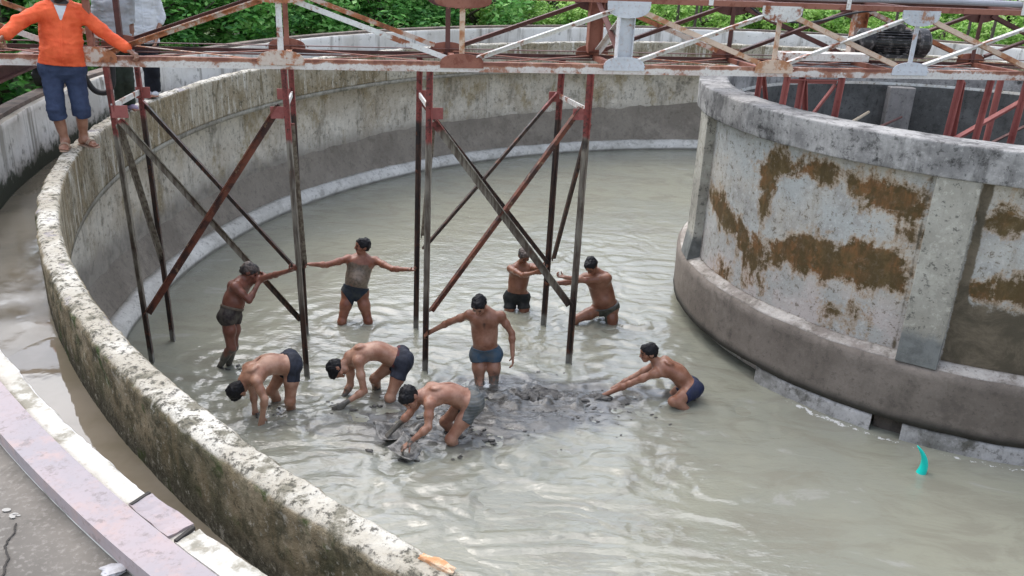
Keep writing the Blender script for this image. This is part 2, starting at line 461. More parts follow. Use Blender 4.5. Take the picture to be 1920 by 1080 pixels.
# outer face: moss and dripping algae
inn = M.attr("outer")
outer = M.mix(M.ramp(n4, .40, .58), (0.115, 0.105, 0.062), (0.30, 0.25, 0.17))
outer = M.mix(M.math('MULTIPLY', M.ramp(n2, .42, .62), .85), outer, (0.040, 0.040, 0.022))
outer = M.mix(M.math('MULTIPLY', M.ramp(M.noise(1, 6, .66, M.map((6, 6, 1.2))), .48, .62), .6), outer, (0.21, 0.165, 0.10))
outer = M.mix(M.ramp(M.math('ADD', M.sep()[2], M.math('MULTIPLY', M.math('SUBTRACT', n2, .5), .35)), 2.42, 2.22), outer, M.mix(M.ramp(n3, .4, .62), (0.06, 0.055, 0.04), (0.13, 0.12, 0.09)))
outer = M.mix(M.math('MULTIPLY', M.ramp(M.noise(5, 6, .6), .56, .66), .8), outer, (0.045, 0.075, 0.018))
outer = M.mix(M.math('MULTIPLY', M.ramp(n3, .58, .7), .5), outer, (0.42, 0.40, 0.33))
side = M.mix(inn, side, outer)
top = M.mix(M.ramp(n4, .40, .60), (0.60, 0.57, 0.50), (0.42, 0.385, 0.315))
top = M.mix(M.ramp(n2, .50, .61), top, (0.20, 0.185, 0.14))
top = M.mix(M.math('MULTIPLY', M.ramp(n3, .50, .62), .85), top, (0.07, 0.066, 0.055))
top = M.mix(M.math('MULTIPLY', M.ramp(M.noise(3.3, 5, .6), .60, .68), .7), top, (0.22, 0.20, 0.25))
n9 = M.noise(16, 9, .76)
side = M.mix(M.math("MULTIPLY", M.ramp(n9, .555, .61), .7), side, (0.05, 0.045, 0.03))
side = M.mix(M.math("MULTIPLY", M.ramp(n9, .43, .38), .45), side, (0.55, 0.52, 0.45))
cc = M.mix(topm, side, top)
nb = M.bump(M.math('ADD', M.math('MULTIPLY', n2, .7), M.math('MULTIPLY', n3, .6)), 0.9, 0.022)
m_weir = M.done(cc, 0.92, nb, spec=0.2)

def weir_disp(r, z, t):
    p = np.stack([r * np.cos(t), r * np.sin(t), z], -1).reshape(-1, 3)
    a = fbm(p * 5.5, 4, 9, .6).reshape(r.shape); b = fbm(p * 20, 3, 13, .6).reshape(r.shape); w = fbm(p * 1.1, 3, 15).reshape(r.shape)
    topk = np.clip((z - 2.35) / 0.25, 0, 1)
    out = (r > 10.73)
    r = r + np.where(out, 1, -0.5) * (0.011 * a + 0.007 * b) * (0.4 + topk)
    z = z + topk * (0.012 * a + 0.009 * b + 0.010 * w)
    return r, z
prof = [(R_WEIR_IN, Z_LIP), (R_WEIR_OUT, Z_LIP), (R_WEIR_OUT, Z_WEIR - .03), (R_WEIR_OUT - .03, Z_WEIR), (R_WEIR_IN + .025, Z_WEIR), (R_WEIR_IN, Z_WEIR - .025)]
v, f, c, tt = revolve(subdiv(prof, 0.024), angs((-90, 60, 2), (60, 160, .4), (160, 195, .22), (195, 240, .10), (240, 270, 1)), True, weir_disp)
me = mesh_np("weir_band", v, f, c)
add_attr(me, "outer", (np.hypot(v[:, 0], v[:, 1]) > 10.74).astype(float))
obj("weir_band", me, m_weir, tank_wall)

m_wall = concrete("wall_concrete", (0.62, 0.575, 0.495), (0.46, 0.40, 0.315), (0.105, 0.095, 0.072), ochre=.65, streak=0.7, spots=0.6, big=0.7, grain=.45,
                  stain=[((0.30, 0.27, 0.23), 1.15, 0.75, 0.9)])
def wall_disp(r, z, t):
    p = np.stack([r * np.cos(t), r * np.sin(t), z], -1).reshape(-1, 3)
    return r + 0.012 * fbm(p * 1.3, 3, 4).reshape(r.shape), z
v, f, c, _ = revolve(subdiv([(R_WALL, 2.2), (R_WALL, -0.7)], .25, False) + [(R_WALL + .3, -.7), (R_WALL + .3, 2.05)], angs((-90, 60, 3), (60, 230, .6), (230, 270, 3)), True, wall_disp)
obj("wall_face", mesh_np("wall_face", v, f, c), m_wall, tank_wall)
v, f, c, _ = revolve([(R_WEIR_IN + .01, Z_LIP - .002), (R_WEIR_IN + .02, Z_LIP - .08), (R_WALL + .1, Z_LIP - .09), (R_WALL + .1, Z_LIP - .002)], angs((0, 360, 1)))
obj("corbel", mesh_np("corbel", v, f, c), concrete("corbel_concrete", (.36, .34, .29), (.24, .22, .18), (.09, .08, .06)), tank_wall)
def kerb_disp(r, z, t):
    p = np.stack([r * np.cos(t), r * np.sin(t), z], -1).reshape(-1, 3)
    return r + 0.025 * fbm(p * 1.6, 4, 6).reshape(r.shape), z + 0.012 * fbm(p * 3, 3, 8).reshape(r.shape)
m_kerb = concrete("kerb_concrete", (0.62, 0.60, 0.55), (0.50, 0.48, 0.43), (0.24, 0.22, 0.19), streak=.2, spots=.55, big=1.2, grain=.4, stain=[((.16, .15, .12), .075, .02, .06)])
v, f, c, _ = revolve([(10.80, -.3), (R_KERB + .05, -.3), (R_KERB + .05, .235), (R_KERB - .03, .215), (10.845, .155), (10.81, .11)], angs((-90, 60, 3), (60, 240, .5), (240, 270, 3)), True, kerb_disp)
m_shelf = concrete("mud_shelf", (0.275, 0.24, 0.195), (0.215, 0.185, 0.15), (0.125, 0.105, 0.085), streak=.25, spots=.4, big=1.3, grain=.4, speck=.35, bumpd=.03)
_shz = lambda t: np.interp(np.degrees(t) % 360, [0, 80, 95, 106, 118, 130, 145, 160, 175, 190, 240, 360], [1.1, 1.2, 1.18, 1.02, .97, .90, .88, .76, .66, .62, .6, 1.0])
def shelf_disp(r, z, t):
    p = np.stack([r * np.cos(t), r * np.sin(t), z], -1).reshape(-1, 3)
    k = np.clip((r - R_KERB) / (R_WALL - R_KERB), 0, 1.2)
    prof_ = .16 + (_shz(t) - .16) * k ** 1.25
    z = np.where(z > 0, prof_ + (.035 * fbm(p * 1.6, 4, 91) + .03 * fbm(p * 6, 3, 93)).reshape(r.shape), z)
    return r, z
v, f, c, _ = revolve([(r_, .5) for r_ in np.linspace(R_KERB - .03, R_WALL + .03, 14)] + [(R_WALL + .03, -.2), (R_KERB - .03, -.2)], angs((-90, 60, 3), (60, 240, .35), (240, 270, 3)), True, shelf_disp)
obj("mud_shelf", mesh_np("mud_shelf", v, f, c), m_shelf, tank_wall)
v, f, c, _ = revolve([(10.80, -.3), (R_KERB + .05, -.3), (R_KERB + .05, .235), (R_KERB - .03, .215), (10.845, .155), (10.81, .11)], angs((-90, 60, 3), (60, 240, .5), (240, 270, 3)), True, kerb_disp)
obj("kerb", mesh_np("kerb", v, f, c), m_kerb, tank_wall)

# --- outer parapet round the channel
parapet = empty("parapet_wall", CEN, "pale outer parapet ring around the channel with a pinkish strip along its top", "parapet wall")
M = Mat("parapet_plaster")
vz = M.sep(M.n("ShaderNodeNewGeometry").outputs["Normal"])[2]
n1 = M.noise(0.9, 6, .62); n2 = M.noise(6.5, 7, .66); n3 = M.noise(32, 4, .7); st = M.noise(1, 6, .62, M.map((5.0, 5.0, .45)))
pc = M.mix(M.ramp(n1, .4, .62), (0.72, 0.70, 0.66), (0.56, 0.53, 0.48))
pc = M.mix(M.math('MULTIPLY', M.ramp(st, .52, .66), .8), pc, (0.22, 0.20, 0.165))
pc = M.mix(M.math('MULTIPLY', M.ramp(n2, .56, .70), .7), pc, (0.15, 0.14, 0.115))
zz = M.math('ADD', M.sep()[2], M.math('MULTIPLY', M.math('SUBTRACT', n2, .5), .5))
pc = M.mix(M.ramp(zz, 2.50, 2.36), pc, (0.055, 0.06, 0.042))
tp = M.mix(M.ramp(n1, .40, .6), (0.54, 0.515, 0.46), (0.38, 0.345, 0.285))
tp = M.mix(M.ramp(M.math('ADD', n2, M.math('MULTIPLY', M.attr("worn"), .14)), .56, .68), tp, (0.27, 0.25, 0.20))
tp = M.mix(M.math('MULTIPLY', M.ramp(n3, .54, .66), .55), tp, (0.36, 0.32, 0.26))
pc = M.mix(M.ramp(vz, .6, .85), pc, tp)
m_par = M.done(pc, .9, M.bump(M.math('ADD', n2, M.math('MULTIPLY', n3, .5)), .7, .012), spec=.25)
def par_disp(r, z, t):
    p = np.stack([r * np.cos(t), r * np.sin(t), z], -1).reshape(-1, 3)
    a = fbm(p * 7, 4, 19, .6).reshape(r.shape); b = fbm(p * 26, 2, 22).reshape(r.shape)
    k = np.clip((z - 2.8) / .1, 0, 1)
    inner = r < 11.33
    r = r + np.where(inner, .016 * a + .008 * b, 0) * k
    return r, z + k * (.008 * a + .004 * b)
v, f, c, _ = revolve(subdiv([(R_PAR_IN, 1.9), (R_PAR_OUT - .115, 1.9), (R_PAR_OUT - .115, Z_PAR - .012), (R_PAR_IN + .012, Z_PAR - .012), (R_PAR_IN, Z_PAR - .024)], .05),
                     angs((-90, 60, 2), (60, 205, .8), (205, 242, .12), (242, 270, 1)), True, par_disp)
me = mesh_np("parapet_body", v, f, c)
thv = np.degrees(np.arctan2(v[:, 1], v[:, 0])) % 360
add_attr(me, "worn", np.exp(-((thv - 225.6) / 1.2) ** 2))
obj("parapet_body", me, m_par, parapet)
M = Mat("pink_strip")
n1 = M.noise(1.7, 5, .6); n2 = M.noise(9, 6, .65); n3 = M.noise(45, 3, .7)
kc = M.mix(M.ramp(n1, .38, .62), (0.36, 0.295, 0.295), (0.30, 0.27, 0.28))
kc = M.mix(M.ramp(n2, .50, .66), kc, (0.37, 0.285, 0.27))
kc = M.mix(M.math('MULTIPLY', M.ramp(n3, .5, .7), .35), kc, (0.25, 0.20, 0.19))
kc = M.mix(M.math('MULTIPLY', M.ramp(M.noise(14, 9, .76), .54, .62), .5), kc, (0.16, 0.13, 0.12))
m_pink = M.done(kc, .7, M.bump(n2, .3, .006), spec=.3)
v, f, c, _ = revolve(subdiv([(R_PAR_OUT - .118, Z_PAR - .05), (R_PAR_OUT + .006, Z_PAR - .05), (R_PAR_OUT + .006, Z_PAR + .006), (R_PAR_OUT - .118, Z_PAR + .006)], .06), angs((196, 272, .35)))
obj("top_strip", mesh_np("top_strip", v, f, c, False), m_pink, parapet)
M = Mat("rail_rust"); n1 = M.noise(6, 6, .65)
m_rail = M.done(M.mix(M.ramp(n1, .4, .6), (0.085, 0.065, 0.055), (0.17, 0.125, 0.10)), .75, M.bump(n1, .4, .01))
v, f, c, _ = revolve([(R_PAR_OUT - .15, Z_PAR - .010), (R_PAR_OUT + .006, Z_PAR - .010), (R_PAR_OUT + .006, Z_PAR + .03), (R_PAR_OUT - .15, Z_PAR + .03)], angs((-88, 196, 1)))
obj("rail", mesh_np("rail", v, f, c, False), m_rail, parapet)
v, f, c, _ = revolve([(R_PAR_OUT - .114, 1.5), (R_PAR_OUT, 1.5), (R_PAR_OUT, Z_PAR - .052), (R_PAR_OUT - .114, Z_PAR - .052)], angs((0, 360, 1)))
obj("outer_face", mesh_np("outer_face", v, f, c, False), m_par, parapet)
# the joints of the last stones of the near parapet and one pink stone
def parapet_stone(name, a0, a1, mat, lift):
    pr = [(R_PAR_IN - .004, Z_PAR - .06), (R_PAR_OUT - .128, Z_PAR - .06), (R_PAR_OUT - .128, Z_PAR + lift), (R_PAR_IN - .004, Z_PAR + lift)]
    v, f, c, _ = revolve(subdiv(pr, .03), angs((a0, a1, .12)), True, par_disp)
    n_t = len(np.unique(np.round(_, 6))); m = len(subdiv(pr, .03))
    f = list(f) + list(range(m - 1, -1, -1)) + list(range((n_t - 1) * m, n_t * m)); c = list(c) + [m, m]
    return obj(name, mesh_np(name, v, f, c, False), mat, parapet)
parapet_stone("coping_stone", 230.55, 231.75, m_pink, -.004)
me_worn = parapet_stone("coping_stone", 231.95, 236.0, m_par, -.004).data
add_attr(me_worn, "worn", np.full(len(me_worn.vertices), .5))
M = Mat("joint_dark"); m_joint = M.done((0.04, 0.035, 0.03), .95)
for a in (230.5, 231.85):
    jb = MB()
    d = Vector((math.cos(a * D2R), math.sin(a * D2R), 0)); t = Vector((-d.y, d.x, 0))
    jb.bar(d * (R_PAR_IN + .005) + Vector((0, 0, Z_PAR - .004)), d * (R_PAR_OUT - .13) + Vector((0, 0, Z_PAR - .004)) + t * .02, .012, .012, t)
    jb.build("mortar_joint", m_joint, parapet)

# crack and lime splash on the deck
cr = MB(); P = Vector((-1.565, 2.275, Z_DECK + .004)); pts = [P]
for k in range(26):
    P = P + Vector((.0068 + random.uniform(-.008, .008), -.0115 + random.uniform(-.006, .004), 0)); pts.append(P.copy())
for i in range(len(pts) - 1): cr.bar(pts[i], pts[i + 1], random.uniform(.003, .007), .002, Vector((1, 0.7, 0)))
ob = cr.build("crack", m_joint, None); ob.location = -CEN; ob.parent = deck
M = Mat("lime"); m_lime = M.done((.36, .345, .315), .9)
sp = MB()
for k in range(8):
    c0 = Vector((-1.605 + random.gauss(0, .022), 2.315 + random.gauss(0, .016), Z_DECK + .0025)); r0 = random.uniform(.004, .013)
    sp.add([c0 + Vector((math.cos(a) * r0 * 1.2, math.sin(a) * r0 * .8, .0004 * k)) for a in np.linspace(0, 2 * math.pi, 9)[:-1]], [tuple(range(8))])
ob = sp.build("lime_splash", m_lime, None); ob.location = -CEN; ob.parent = deck

# --- central well
well = empty("central_well", CEN, "round concrete well with rust brown stains and pilasters rising from the muddy water", "well")
m_rim = concrete("rim_concrete", (0.36, 0.35, 0.335), (0.175, 0.17, 0.165), (0.040, 0.038, 0.036), streak=.75, spots=.95, big=2.4, grain=.5, speck=.6, seed=3.1)
def rim_disp(r, z, t):
    p = np.stack([r * np.cos(t), r * np.sin(t), z], -1).reshape(-1, 3)
    return r + .012 * fbm(p * 4, 3, 61).reshape(r.shape), z + .005 * fbm(p * 5, 3, 62).reshape(r.shape)
v, f, c, _ = revolve(subdiv([(3.32, 2.78), (3.664, 2.78), (3.676, 2.782), (3.684, 2.79), (3.686, 2.80), (3.696, 3.092), (3.694, 3.104), (3.686, 3.112), (3.674, 3.114), (3.32, 3.115)], .06), angs((0, 160, 2), (160, 270, .5), (270, 360, 2)), True, rim_disp)
obj("rim_band", mesh_np("rim_band", v, f, c), m_rim, well)
# stained outer wall
M = Mat("stained_plaster")
bias = M.attr("stain"); low = M.attr("low")
n1 = M.noise(1.1, 6, .6); n2 = M.noise(5.2, 9, .70); n3 = M.noise(36, 5, .72); n4 = M.noise(2.6, 6, .6, M.map((1, 1, 1), (4, 4, 4)))
base = M.mix(M.ramp(n1, .40, .62), (0.41, 0.42, 0.40), (0.45, 0.415, 0.355))
base = M.mix(M.math('MULTIPLY', M.ramp(M.noise(1, 6, .68, M.map((4, 4, .9), (3, 1, 0))), .5, .66), .5), base, (0.25, 0.22, 0.175))
base = M.mix(M.ramp(n4, .45, .66), base, (0.33, 0.32, 0.295))
base = M.mix(M.ramp(low, .2, .8), base, M.mix(M.ramp(n4, .4, .6), (0.47, 0.42, 0.39), (0.38, 0.375, 0.35)))
base = M.mix(M.math('MULTIPLY', M.ramp(n3, .56, .68), .8), base, (0.22, 0.19, 0.15))
n8 = M.noise(15, 9, .76)
base = M.mix(M.math('MULTIPLY', M.ramp(n8, .555, .61), .75), base, (0.12, 0.095, 0.06))
base = M.mix(M.math('MULTIPLY', M.ramp(n8, .44, .39), .5), base, (0.58, 0.57, 0.54))
n5 = M.noise(2.6, 9, .74, M.map((1, 1, 1.25), (2, 5, 1)), .5)
n6 = M.noise(1, 6, .7, M.map((7, 7, 1.6)))
sf = M.math('ADD', M.math('MULTIPLY', bias, .88), M.math('MULTIPLY', M.math('SUBTRACT', M.math('ADD', M.math('MULTIPLY', n2, .35), M.math('ADD', M.math('MULTIPLY', n5, .40), M.math('MULTIPLY', n6, .25))), .5), 4.8))
rust = M.mix(M.ramp(n4, .38, .62), (0.185, 0.092, 0.036), (0.118, 0.083, 0.036))
rust = M.mix(M.math('MULTIPLY', M.ramp(n6, .44, .62), .75), rust, (0.075, 0.052, 0.025))
rust = M.mix(M.ramp(M.noise(9, 5, .6), .45, .6), rust, (0.085, 0.058, 0.024))
edge = M.mix(.45, base, (0.36, 0.22, 0.10))
cc = M.mix(M.ramp(sf, .30, .55), base, edge)
cc = M.mix(M.math('MULTIPLY', M.ramp(sf, .46, .74), M.ramp(n8, .30, .5, .80, 1.0)), cc, rust)
gf = M.math('ADD', M.attr("grime_shade"), M.math('MULTIPLY', M.math('SUBTRACT', n2, .5), 1.3))
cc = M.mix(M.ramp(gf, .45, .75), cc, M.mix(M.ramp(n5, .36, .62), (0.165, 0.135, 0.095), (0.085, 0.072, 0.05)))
m_stain = M.done(cc, .88, M.bump(M.math('ADD', n2, M.math('MULTIPLY', n3, .5)), .6, .014), spec=.25)
v, f, c, _ = revolve(subdiv([(3.30, 2.83), (3.30, .05), (3.55, .05), (3.55, 2.83)], .06), angs((0, 150, 3), (150, 270, .5), (270, 360, 3)))
me = mesh_np("well_wall", v, f, c)
th = np.degrees(np.arctan2(v[:, 1], v[:, 0])) % 360; zz = v[:, 2]
def gs(t0, z0, st_, sz, rot=0.0):
    a = (th - t0) / st_; b = (zz - z0 - rot * (th - t0)) / sz
    return np.exp(-a * a - b * b)
# (angle, height, width in degrees, height in metres, slope)
sb = 1.1 * gs(190, 1.75, 5.5, .20, -.03) + 1.1 * gs(199, 1.62, 6.5, .22, -.03) + .85 * gs(206, 1.95, 1.6, .45) + .85 * gs(213, 1.62, 5, .17, .02) + 1.25 * gs(221, 1.66, 7, .22, .01) + 1.3 * gs(230, 1.72, 6.0, .26) \
   + 1.0 * gs(207, 2.40, 3.4, .34) + 1.0 * gs(216, 2.58, 7, .15) + 1.25 * gs(230, 2.50, 7.5, .22) + .7 * gs(233, 2.16, 2.5, .10) + .8 * gs(226, 1.1, 6, .20) + .75 * gs(207, 1.2, 6, .25) + .65 * gs(195, .95, 4, .2) \
   + .95 * gs(247, 2.46, 4, .18) + .8 * gs(245, 1.72, 3.5, .14) + .8 * gs(252, 1.75, 6, .22) + .6 * gs(243.6, 2.1, .8, .5)
sb += .7 * gs(300, 1.8, 20, .3) + .6 * gs(340, 2.4, 14, .3) + .6 * gs(150, 1.7, 10, .3) + .6 * gs(120, 2.3, 14, .3)
add_attr(me, "stain", sb)
add_attr(me, "low", np.clip((1.75 - zz) / .7, 0, 1))
gr = .62 * (np.exp(-((th - 235.5) / .7) ** 2) + np.exp(-((th - 243.5) / 1.0) ** 2) + .9 * np.exp(-((th - 184.8) / .8) ** 2)) + .65 * np.clip((1.0 - zz) / .35, 0, 1) * (0.5 + .5 * np.clip((th - 200) / 30, 0, 1)) + .95 * np.where(th > 243, np.clip((1.72 - zz) / .25, 0, 1), 0) + .5 * np.exp(-((th - 243.4) / .8) ** 2)  # real grime low down; narrow bands beside the pilasters are painted recess shade
add_attr(me, "grime_shade", gr)
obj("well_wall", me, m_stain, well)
m_skirt = concrete("skirt_concrete", (0.215, 0.185, 0.158), (0.15, 0.127, 0.107), (0.08, 0.07, 0.06), streak=.35, spots=.35, big=1.0, grain=.4, seed=1.7, speck=.35, stain=[((.05, .048, .042), .33, .22, .15)])
def skirt_disp(r, z, t):
    p = np.stack([r * np.cos(t), r * np.sin(t), z], -1).reshape(-1, 3)
    return r + .010 * fbm(p * 2.5, 4, 71).reshape(r.shape), z + .012 * fbm(p * 3.5, 3, 72).reshape(r.shape)
v, f, c, _ = revolve(subdiv([(3.54, .20), (3.725, .20), (3.735, .80), (3.70, .855), (3.54, .90)], .06), angs((0, 150, 2), (150, 275, .5), (275, 360, 2)), True, skirt_disp)
obj("skirt", mesh_np("skirt", v, f, c), m_skirt, well)
m_ledge = concrete("ledge_mortar", (0.46, 0.43, 0.39), (0.24, 0.21, 0.185), (0.15, 0.13, 0.105), streak=.3, spots=.95, big=2.5, grain=.5, seed=5)
v, f, c, _ = revolve(subdiv([(3.55, .85), (3.695, .845), (3.70, .862), (3.55, .915)], .03), angs((0, 150, 2), (150, 275, .4), (275, 360, 2)), True, skirt_disp)
obj("ledge", mesh_np("ledge", v, f, c), m_ledge, well)
m_plinth = concrete("plinth_plaster", (0.44, 0.43, 0.42), (0.17, 0.165, 0.15), (0.10, 0.095, 0.08), streak=.6, spots=.95, big=2.0, grain=.3, seed=9)
v, f, c, _ = revolve(subdiv([(3.45, -.3), (3.735, -.3), (3.715, .185), (3.45, .185)], .06), angs((213, 234.9, .5)), True, skirt_disp)
obj("plinth", mesh_np("plinth", v, f, c), m_plinth, well)
v, f, c, _ = revolve(subdiv([(3.45, -.3), (3.735, -.3), (3.715, .185), (3.45, .185)], .06), angs((239.6, 290, .5), (290, 360, 2)), True, skirt_disp)
obj("plinth", mesh_np("plinth", v, f, c), m_plinth, well)
m_block = concrete("block_concrete", (.12, .10, .085), (.09, .08, .07), (.04, .035, .03))
for a in (177.3, 237.3, 297.3, 357.3, 57.3, 117.3):
    v, f, c, tt = revolve([(3.30, -.4), (3.60, -.4), (3.60, .215), (3.30, .215)], angs((a - 2.3, a + 2.3, 1)))
    n_t = 6 if len(v) == 24 else len(v) // 4
    f = list(f) + [3, 2, 1, 0] + [(n_t - 1) * 4 + k for k in range(4)]; c = list(c) + [4, 4]
    obj("support_block", mesh_np("support_block", v, f, c, False), m_block, well)
m_pil = concrete("pilaster_concrete", (0.40, 0.385, 0.33), (0.30, 0.285, 0.24), (0.10, 0.095, 0.08), streak=.35, spots=.45, big=1.5, grain=.65, speck=.75, seed=2.2, stain=[((.16, .17, .165), 1.25, 1.12, .35)])
for a in (181.2, 239.4, 299.3, 359.3, 59.3, 119.3):
    d = Vector((math.cos(a * D2R), math.sin(a * D2R), 0)); t = Vector((-d.y, d.x, 0))
    pb = MB()
    for (z0, z1) in ((.86, 2.785),):
        n = 12
        vs = []; w0 = .195
        for k in range(n + 1):
            z = z0 + (z1 - z0) * k / n; out = 3.665 + .05 * max(0, 1 - (z - z0) / .35)
            for (rr_, tt_) in ((3.5, -w0), (out, -w0), (out, w0), (3.5, w0)): vs.append(d * rr_ + t * tt_ + Vector((0, 0, z)))
        fs = [(k * 4 + i, k * 4 + (i + 1) % 4, (k + 1) * 4 + (i + 1) % 4, (k + 1) * 4 + i) for k in range(n) for i in range(4)] + [(3, 2, 1, 0), (n * 4, n * 4 + 1, n * 4 + 2, n * 4 + 3)]
        pb.add(vs, fs)
    pb.build("pilaster", m_pil, well, bevel=.006)
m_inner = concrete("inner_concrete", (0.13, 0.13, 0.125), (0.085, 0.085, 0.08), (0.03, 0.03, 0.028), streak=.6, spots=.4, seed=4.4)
v, f, c, _ = revolve(subdiv([(3.295, 2.79), (3.285, .3)], .3, False), angs((0, 360, 2)), False)
obj("inner_lining", mesh_np("inner_lining", v, f, c), m_inner, well)
m_pil2 = concrete("inner_pilaster_concrete", (0.27, 0.255, 0.24), (0.19, 0.18, 0.17), (0.08, 0.075, 0.07), streak=.6, spots=.4, seed=6.4)
for a in (27, 87, 147, 207, 267, 327):
    d = Vector((math.cos(a * D2R), math.sin(a * D2R), 0)); t = Vector((-d.y, d.x, 0))
    pb = MB(); pb.box(d * 3.20 + Vector((0, 0, 1.55)), d * .09, t * .20, Vector((0, 0, 1.23)))
    pb.build("inner_pilaster", m_pil2, well, bevel=.01)
M = Mat("dark_well_water"); m_ww = M.done((.05, .05, .042), .06, M.bump(M.noise(3, 3), .1, .02))
v, f, c, _ = revolve([(.02, 1.0), (3.3, 1.0)], angs((0, 360, 4)), False)
tag(obj("well_water", mesh_np("well_water", v, f, c), m_ww, loc=CEN), kind="structure")

# ------------------------------------------------------------------ the scraper bridge
def bp(s, w, z): return B0 + BU * s + BN * w + Vector((0, 0, z))
ORG = B0 + Vector((0, 0, 3.45))
def paint(name, paint_c, rust_c, dark_c, amount, scale=6.0, rough=.62):
    M = Mat(name)
    n1 = M.noise(scale, 9, .70); n2 = M.noise(scale * .28, 6, .6); n3 = M.noise(scale * 6, 4, .7)
    k = M.math('ADD', M.math('MULTIPLY', n1, .6), M.math('MULTIPLY', n2, .4))
    c = M.mix(M.ramp(n2, .4, .62), paint_c, tuple(x * .82 for x in paint_c))
    c = M.mix(M.math('MULTIPLY', M.ramp(n3, .5, .7), .35), c, rust_c)
    c = M.mix(M.ramp(k, amount, amount + .06), c, rust_c)
    c = M.mix(M.ramp(k, amount + .07, amount + .15), c, dark_c)
    return M.done(c, rough, M.bump(M.math('ADD', n1, M.math('MULTIPLY', n3, .4)), .35, .006), spec=.35)
RUST, RUSTD = (0.27, 0.095, 0.045), (0.10, 0.035, 0.022)
m_white = paint("peeling_white_paint", (0.72, 0.70, 0.66), RUST, RUSTD, .515)
m_whiter = paint("white_paint", (0.60, 0.61, 0.63), (0.36, 0.19, 0.12), RUSTD, .555)
m_tan = paint("faded_orange_paint", (0.66, 0.50, 0.38), (0.42, 0.20, 0.10), RUST, .50)
m_rusty = paint("rusty_steel", (0.30, 0.12, 0.08), (0.20, 0.065, 0.04), (0.07, 0.03, 0.025), .50)
m_rustp = paint("rust_over_paint", (0.60, 0.50, 0.42), (0.38, 0.14, 0.06), (0.16, 0.06, 0.03), .46)
m_dkrust = paint("dark_rusty_steel", (0.13, 0.055, 0.045), (0.085, 0.035, 0.03), (0.035, 0.022, 0.02), .50)
m_greypipe = paint("grey_pipe_paint", (0.34, 0.34, 0.37), (0.22, 0.20, 0.20), (0.10, 0.08, 0.08), .58)
# legs: red primer near the top, wet brown-black below with dried grey mud
def leg_mat(name, top_z, dry):
    M = Mat(name)
    z = M.sep()[2]; n1 = M.noise(9, 7, .68); n2 = M.noise(2.2, 5, .6); n3 = M.noise(1, 5, .6, M.map((30, 30, 3)))
    zz = M.math('ADD', z, M.math('MULTIPLY', M.math('SUBTRACT', n2, .5), .35))
    lo = M.mix(M.ramp(n3, .42, .60), (0.028, 0.020, 0.018), (0.085, 0.048, 0.034))
    lo = M.mix(M.ramp(n1, .55, .68), lo, (0.15, 0.055, 0.03))
    if dry:
        dm = M.mix(M.ramp(n3, .4, .62), (0.25, 0.22, 0.175), (0.11, 0.085, 0.065))
        lo = M.mix(M.math('MULTIPLY', M.ramp(zz, -2.75, -2.35), M.ramp(n2, .30, .48)), lo, dm)
    lo = M.mix(M.ramp(M.math('ADD', z, M.math('MULTIPLY', M.math('SUBTRACT', n1, .5), .22)), -3.28, -3.36), lo, (0.20, 0.19, 0.165))
    red = M.mix(M.ramp(n1, .45, .65), (0.26, 0.062, 0.052), (0.13, 0.040, 0.034))
    red = M.mix(M.ramp(M.noise(26, 6, .72), .53, .62), red, (0.07, 0.032, 0.026))
    c = M.mix(M.ramp(zz, top_z - .03, top_z + .03), lo, red)
    return M.done(c, M.ramp(n1, .3, .7, .35, .75), M.bump(n1, .3, .005), spec=.4)
m_leg_dry = leg_mat("leg_steel_muddy", 2.72 - 3.45, True)
m_leg_wet = leg_mat("leg_steel_wet", 2.72 - 3.45, False)
m_brace = leg_mat("brace_steel", 2.86 - 3.45, False)
m_brace_dry = leg_mat("brace_steel_muddy", 2.86 - 3.45, True)
M = Mat("brace_rust"); n1 = M.noise(5, 7, .66); n3 = M.noise(1, 5, .6, M.map((14, 14, 14)))
c = M.mix(M.ramp(n1, .40, .60), (0.185, 0.062, 0.036), (0.060, 0.030, 0.024))
m_brace_rust = M.done(M.mix(M.ramp(n3, .56, .68), c, (0.26, 0.16, 0.10)), .65, M.bump(n1, .3, .005), spec=.35)
m_redframe = paint("red_primer", (0.33, 0.105, 0.09), (0.24, 0.065, 0.055), (0.12, 0.05, 0.045), .54)

M = Mat("chord_paint"); z = M.sep()[2]; n1 = M.noise(7, 9, .70); n2 = M.noise(1.6, 6, .62); n3 = M.noise(40, 4, .7)
k = M.math('ADD', M.math('ADD', M.math('MULTIPLY', n1, .55), M.math('MULTIPLY', n2, .45)), M.ramp(z, .015, .050, 0.0, .13))
c = M.mix(M.ramp(n2, .4, .6), (0.66, 0.62, 0.57), (0.58, 0.50, 0.45)); c = M.mix(M.math('MULTIPLY', M.ramp(n3, .5, .7), .4), c, RUST)
c = M.mix(M.ramp(k, .505, .57), c, (0.34, 0.16, 0.10)); c = M.mix(M.ramp(k, .585, .66), c, (0.20, 0.075, 0.05))
m_chord = M.done(c, .62, M.bump(n1, .35, .006), spec=.35)
bridge = empty("scraper_bridge", ORG, "long rusty white lattice girder bridge with hanging braced legs spanning the tank", "bridge")
def part(mb, name, mat, bevel=0.0):
    mb.v = [tuple(Vector(p) - ORG) for p in mb.v]
    return mb.build(name, mat, bridge, bevel=bevel)
ZL, ZT, WB = 3.47, 4.15, 1.22
UP = Vector((0, 0, 1))
NODES = [-5.30, -3.57, -1.83, -.09, 1.71, 3.45, 5.18, 6.86, 8.60, 10.3]
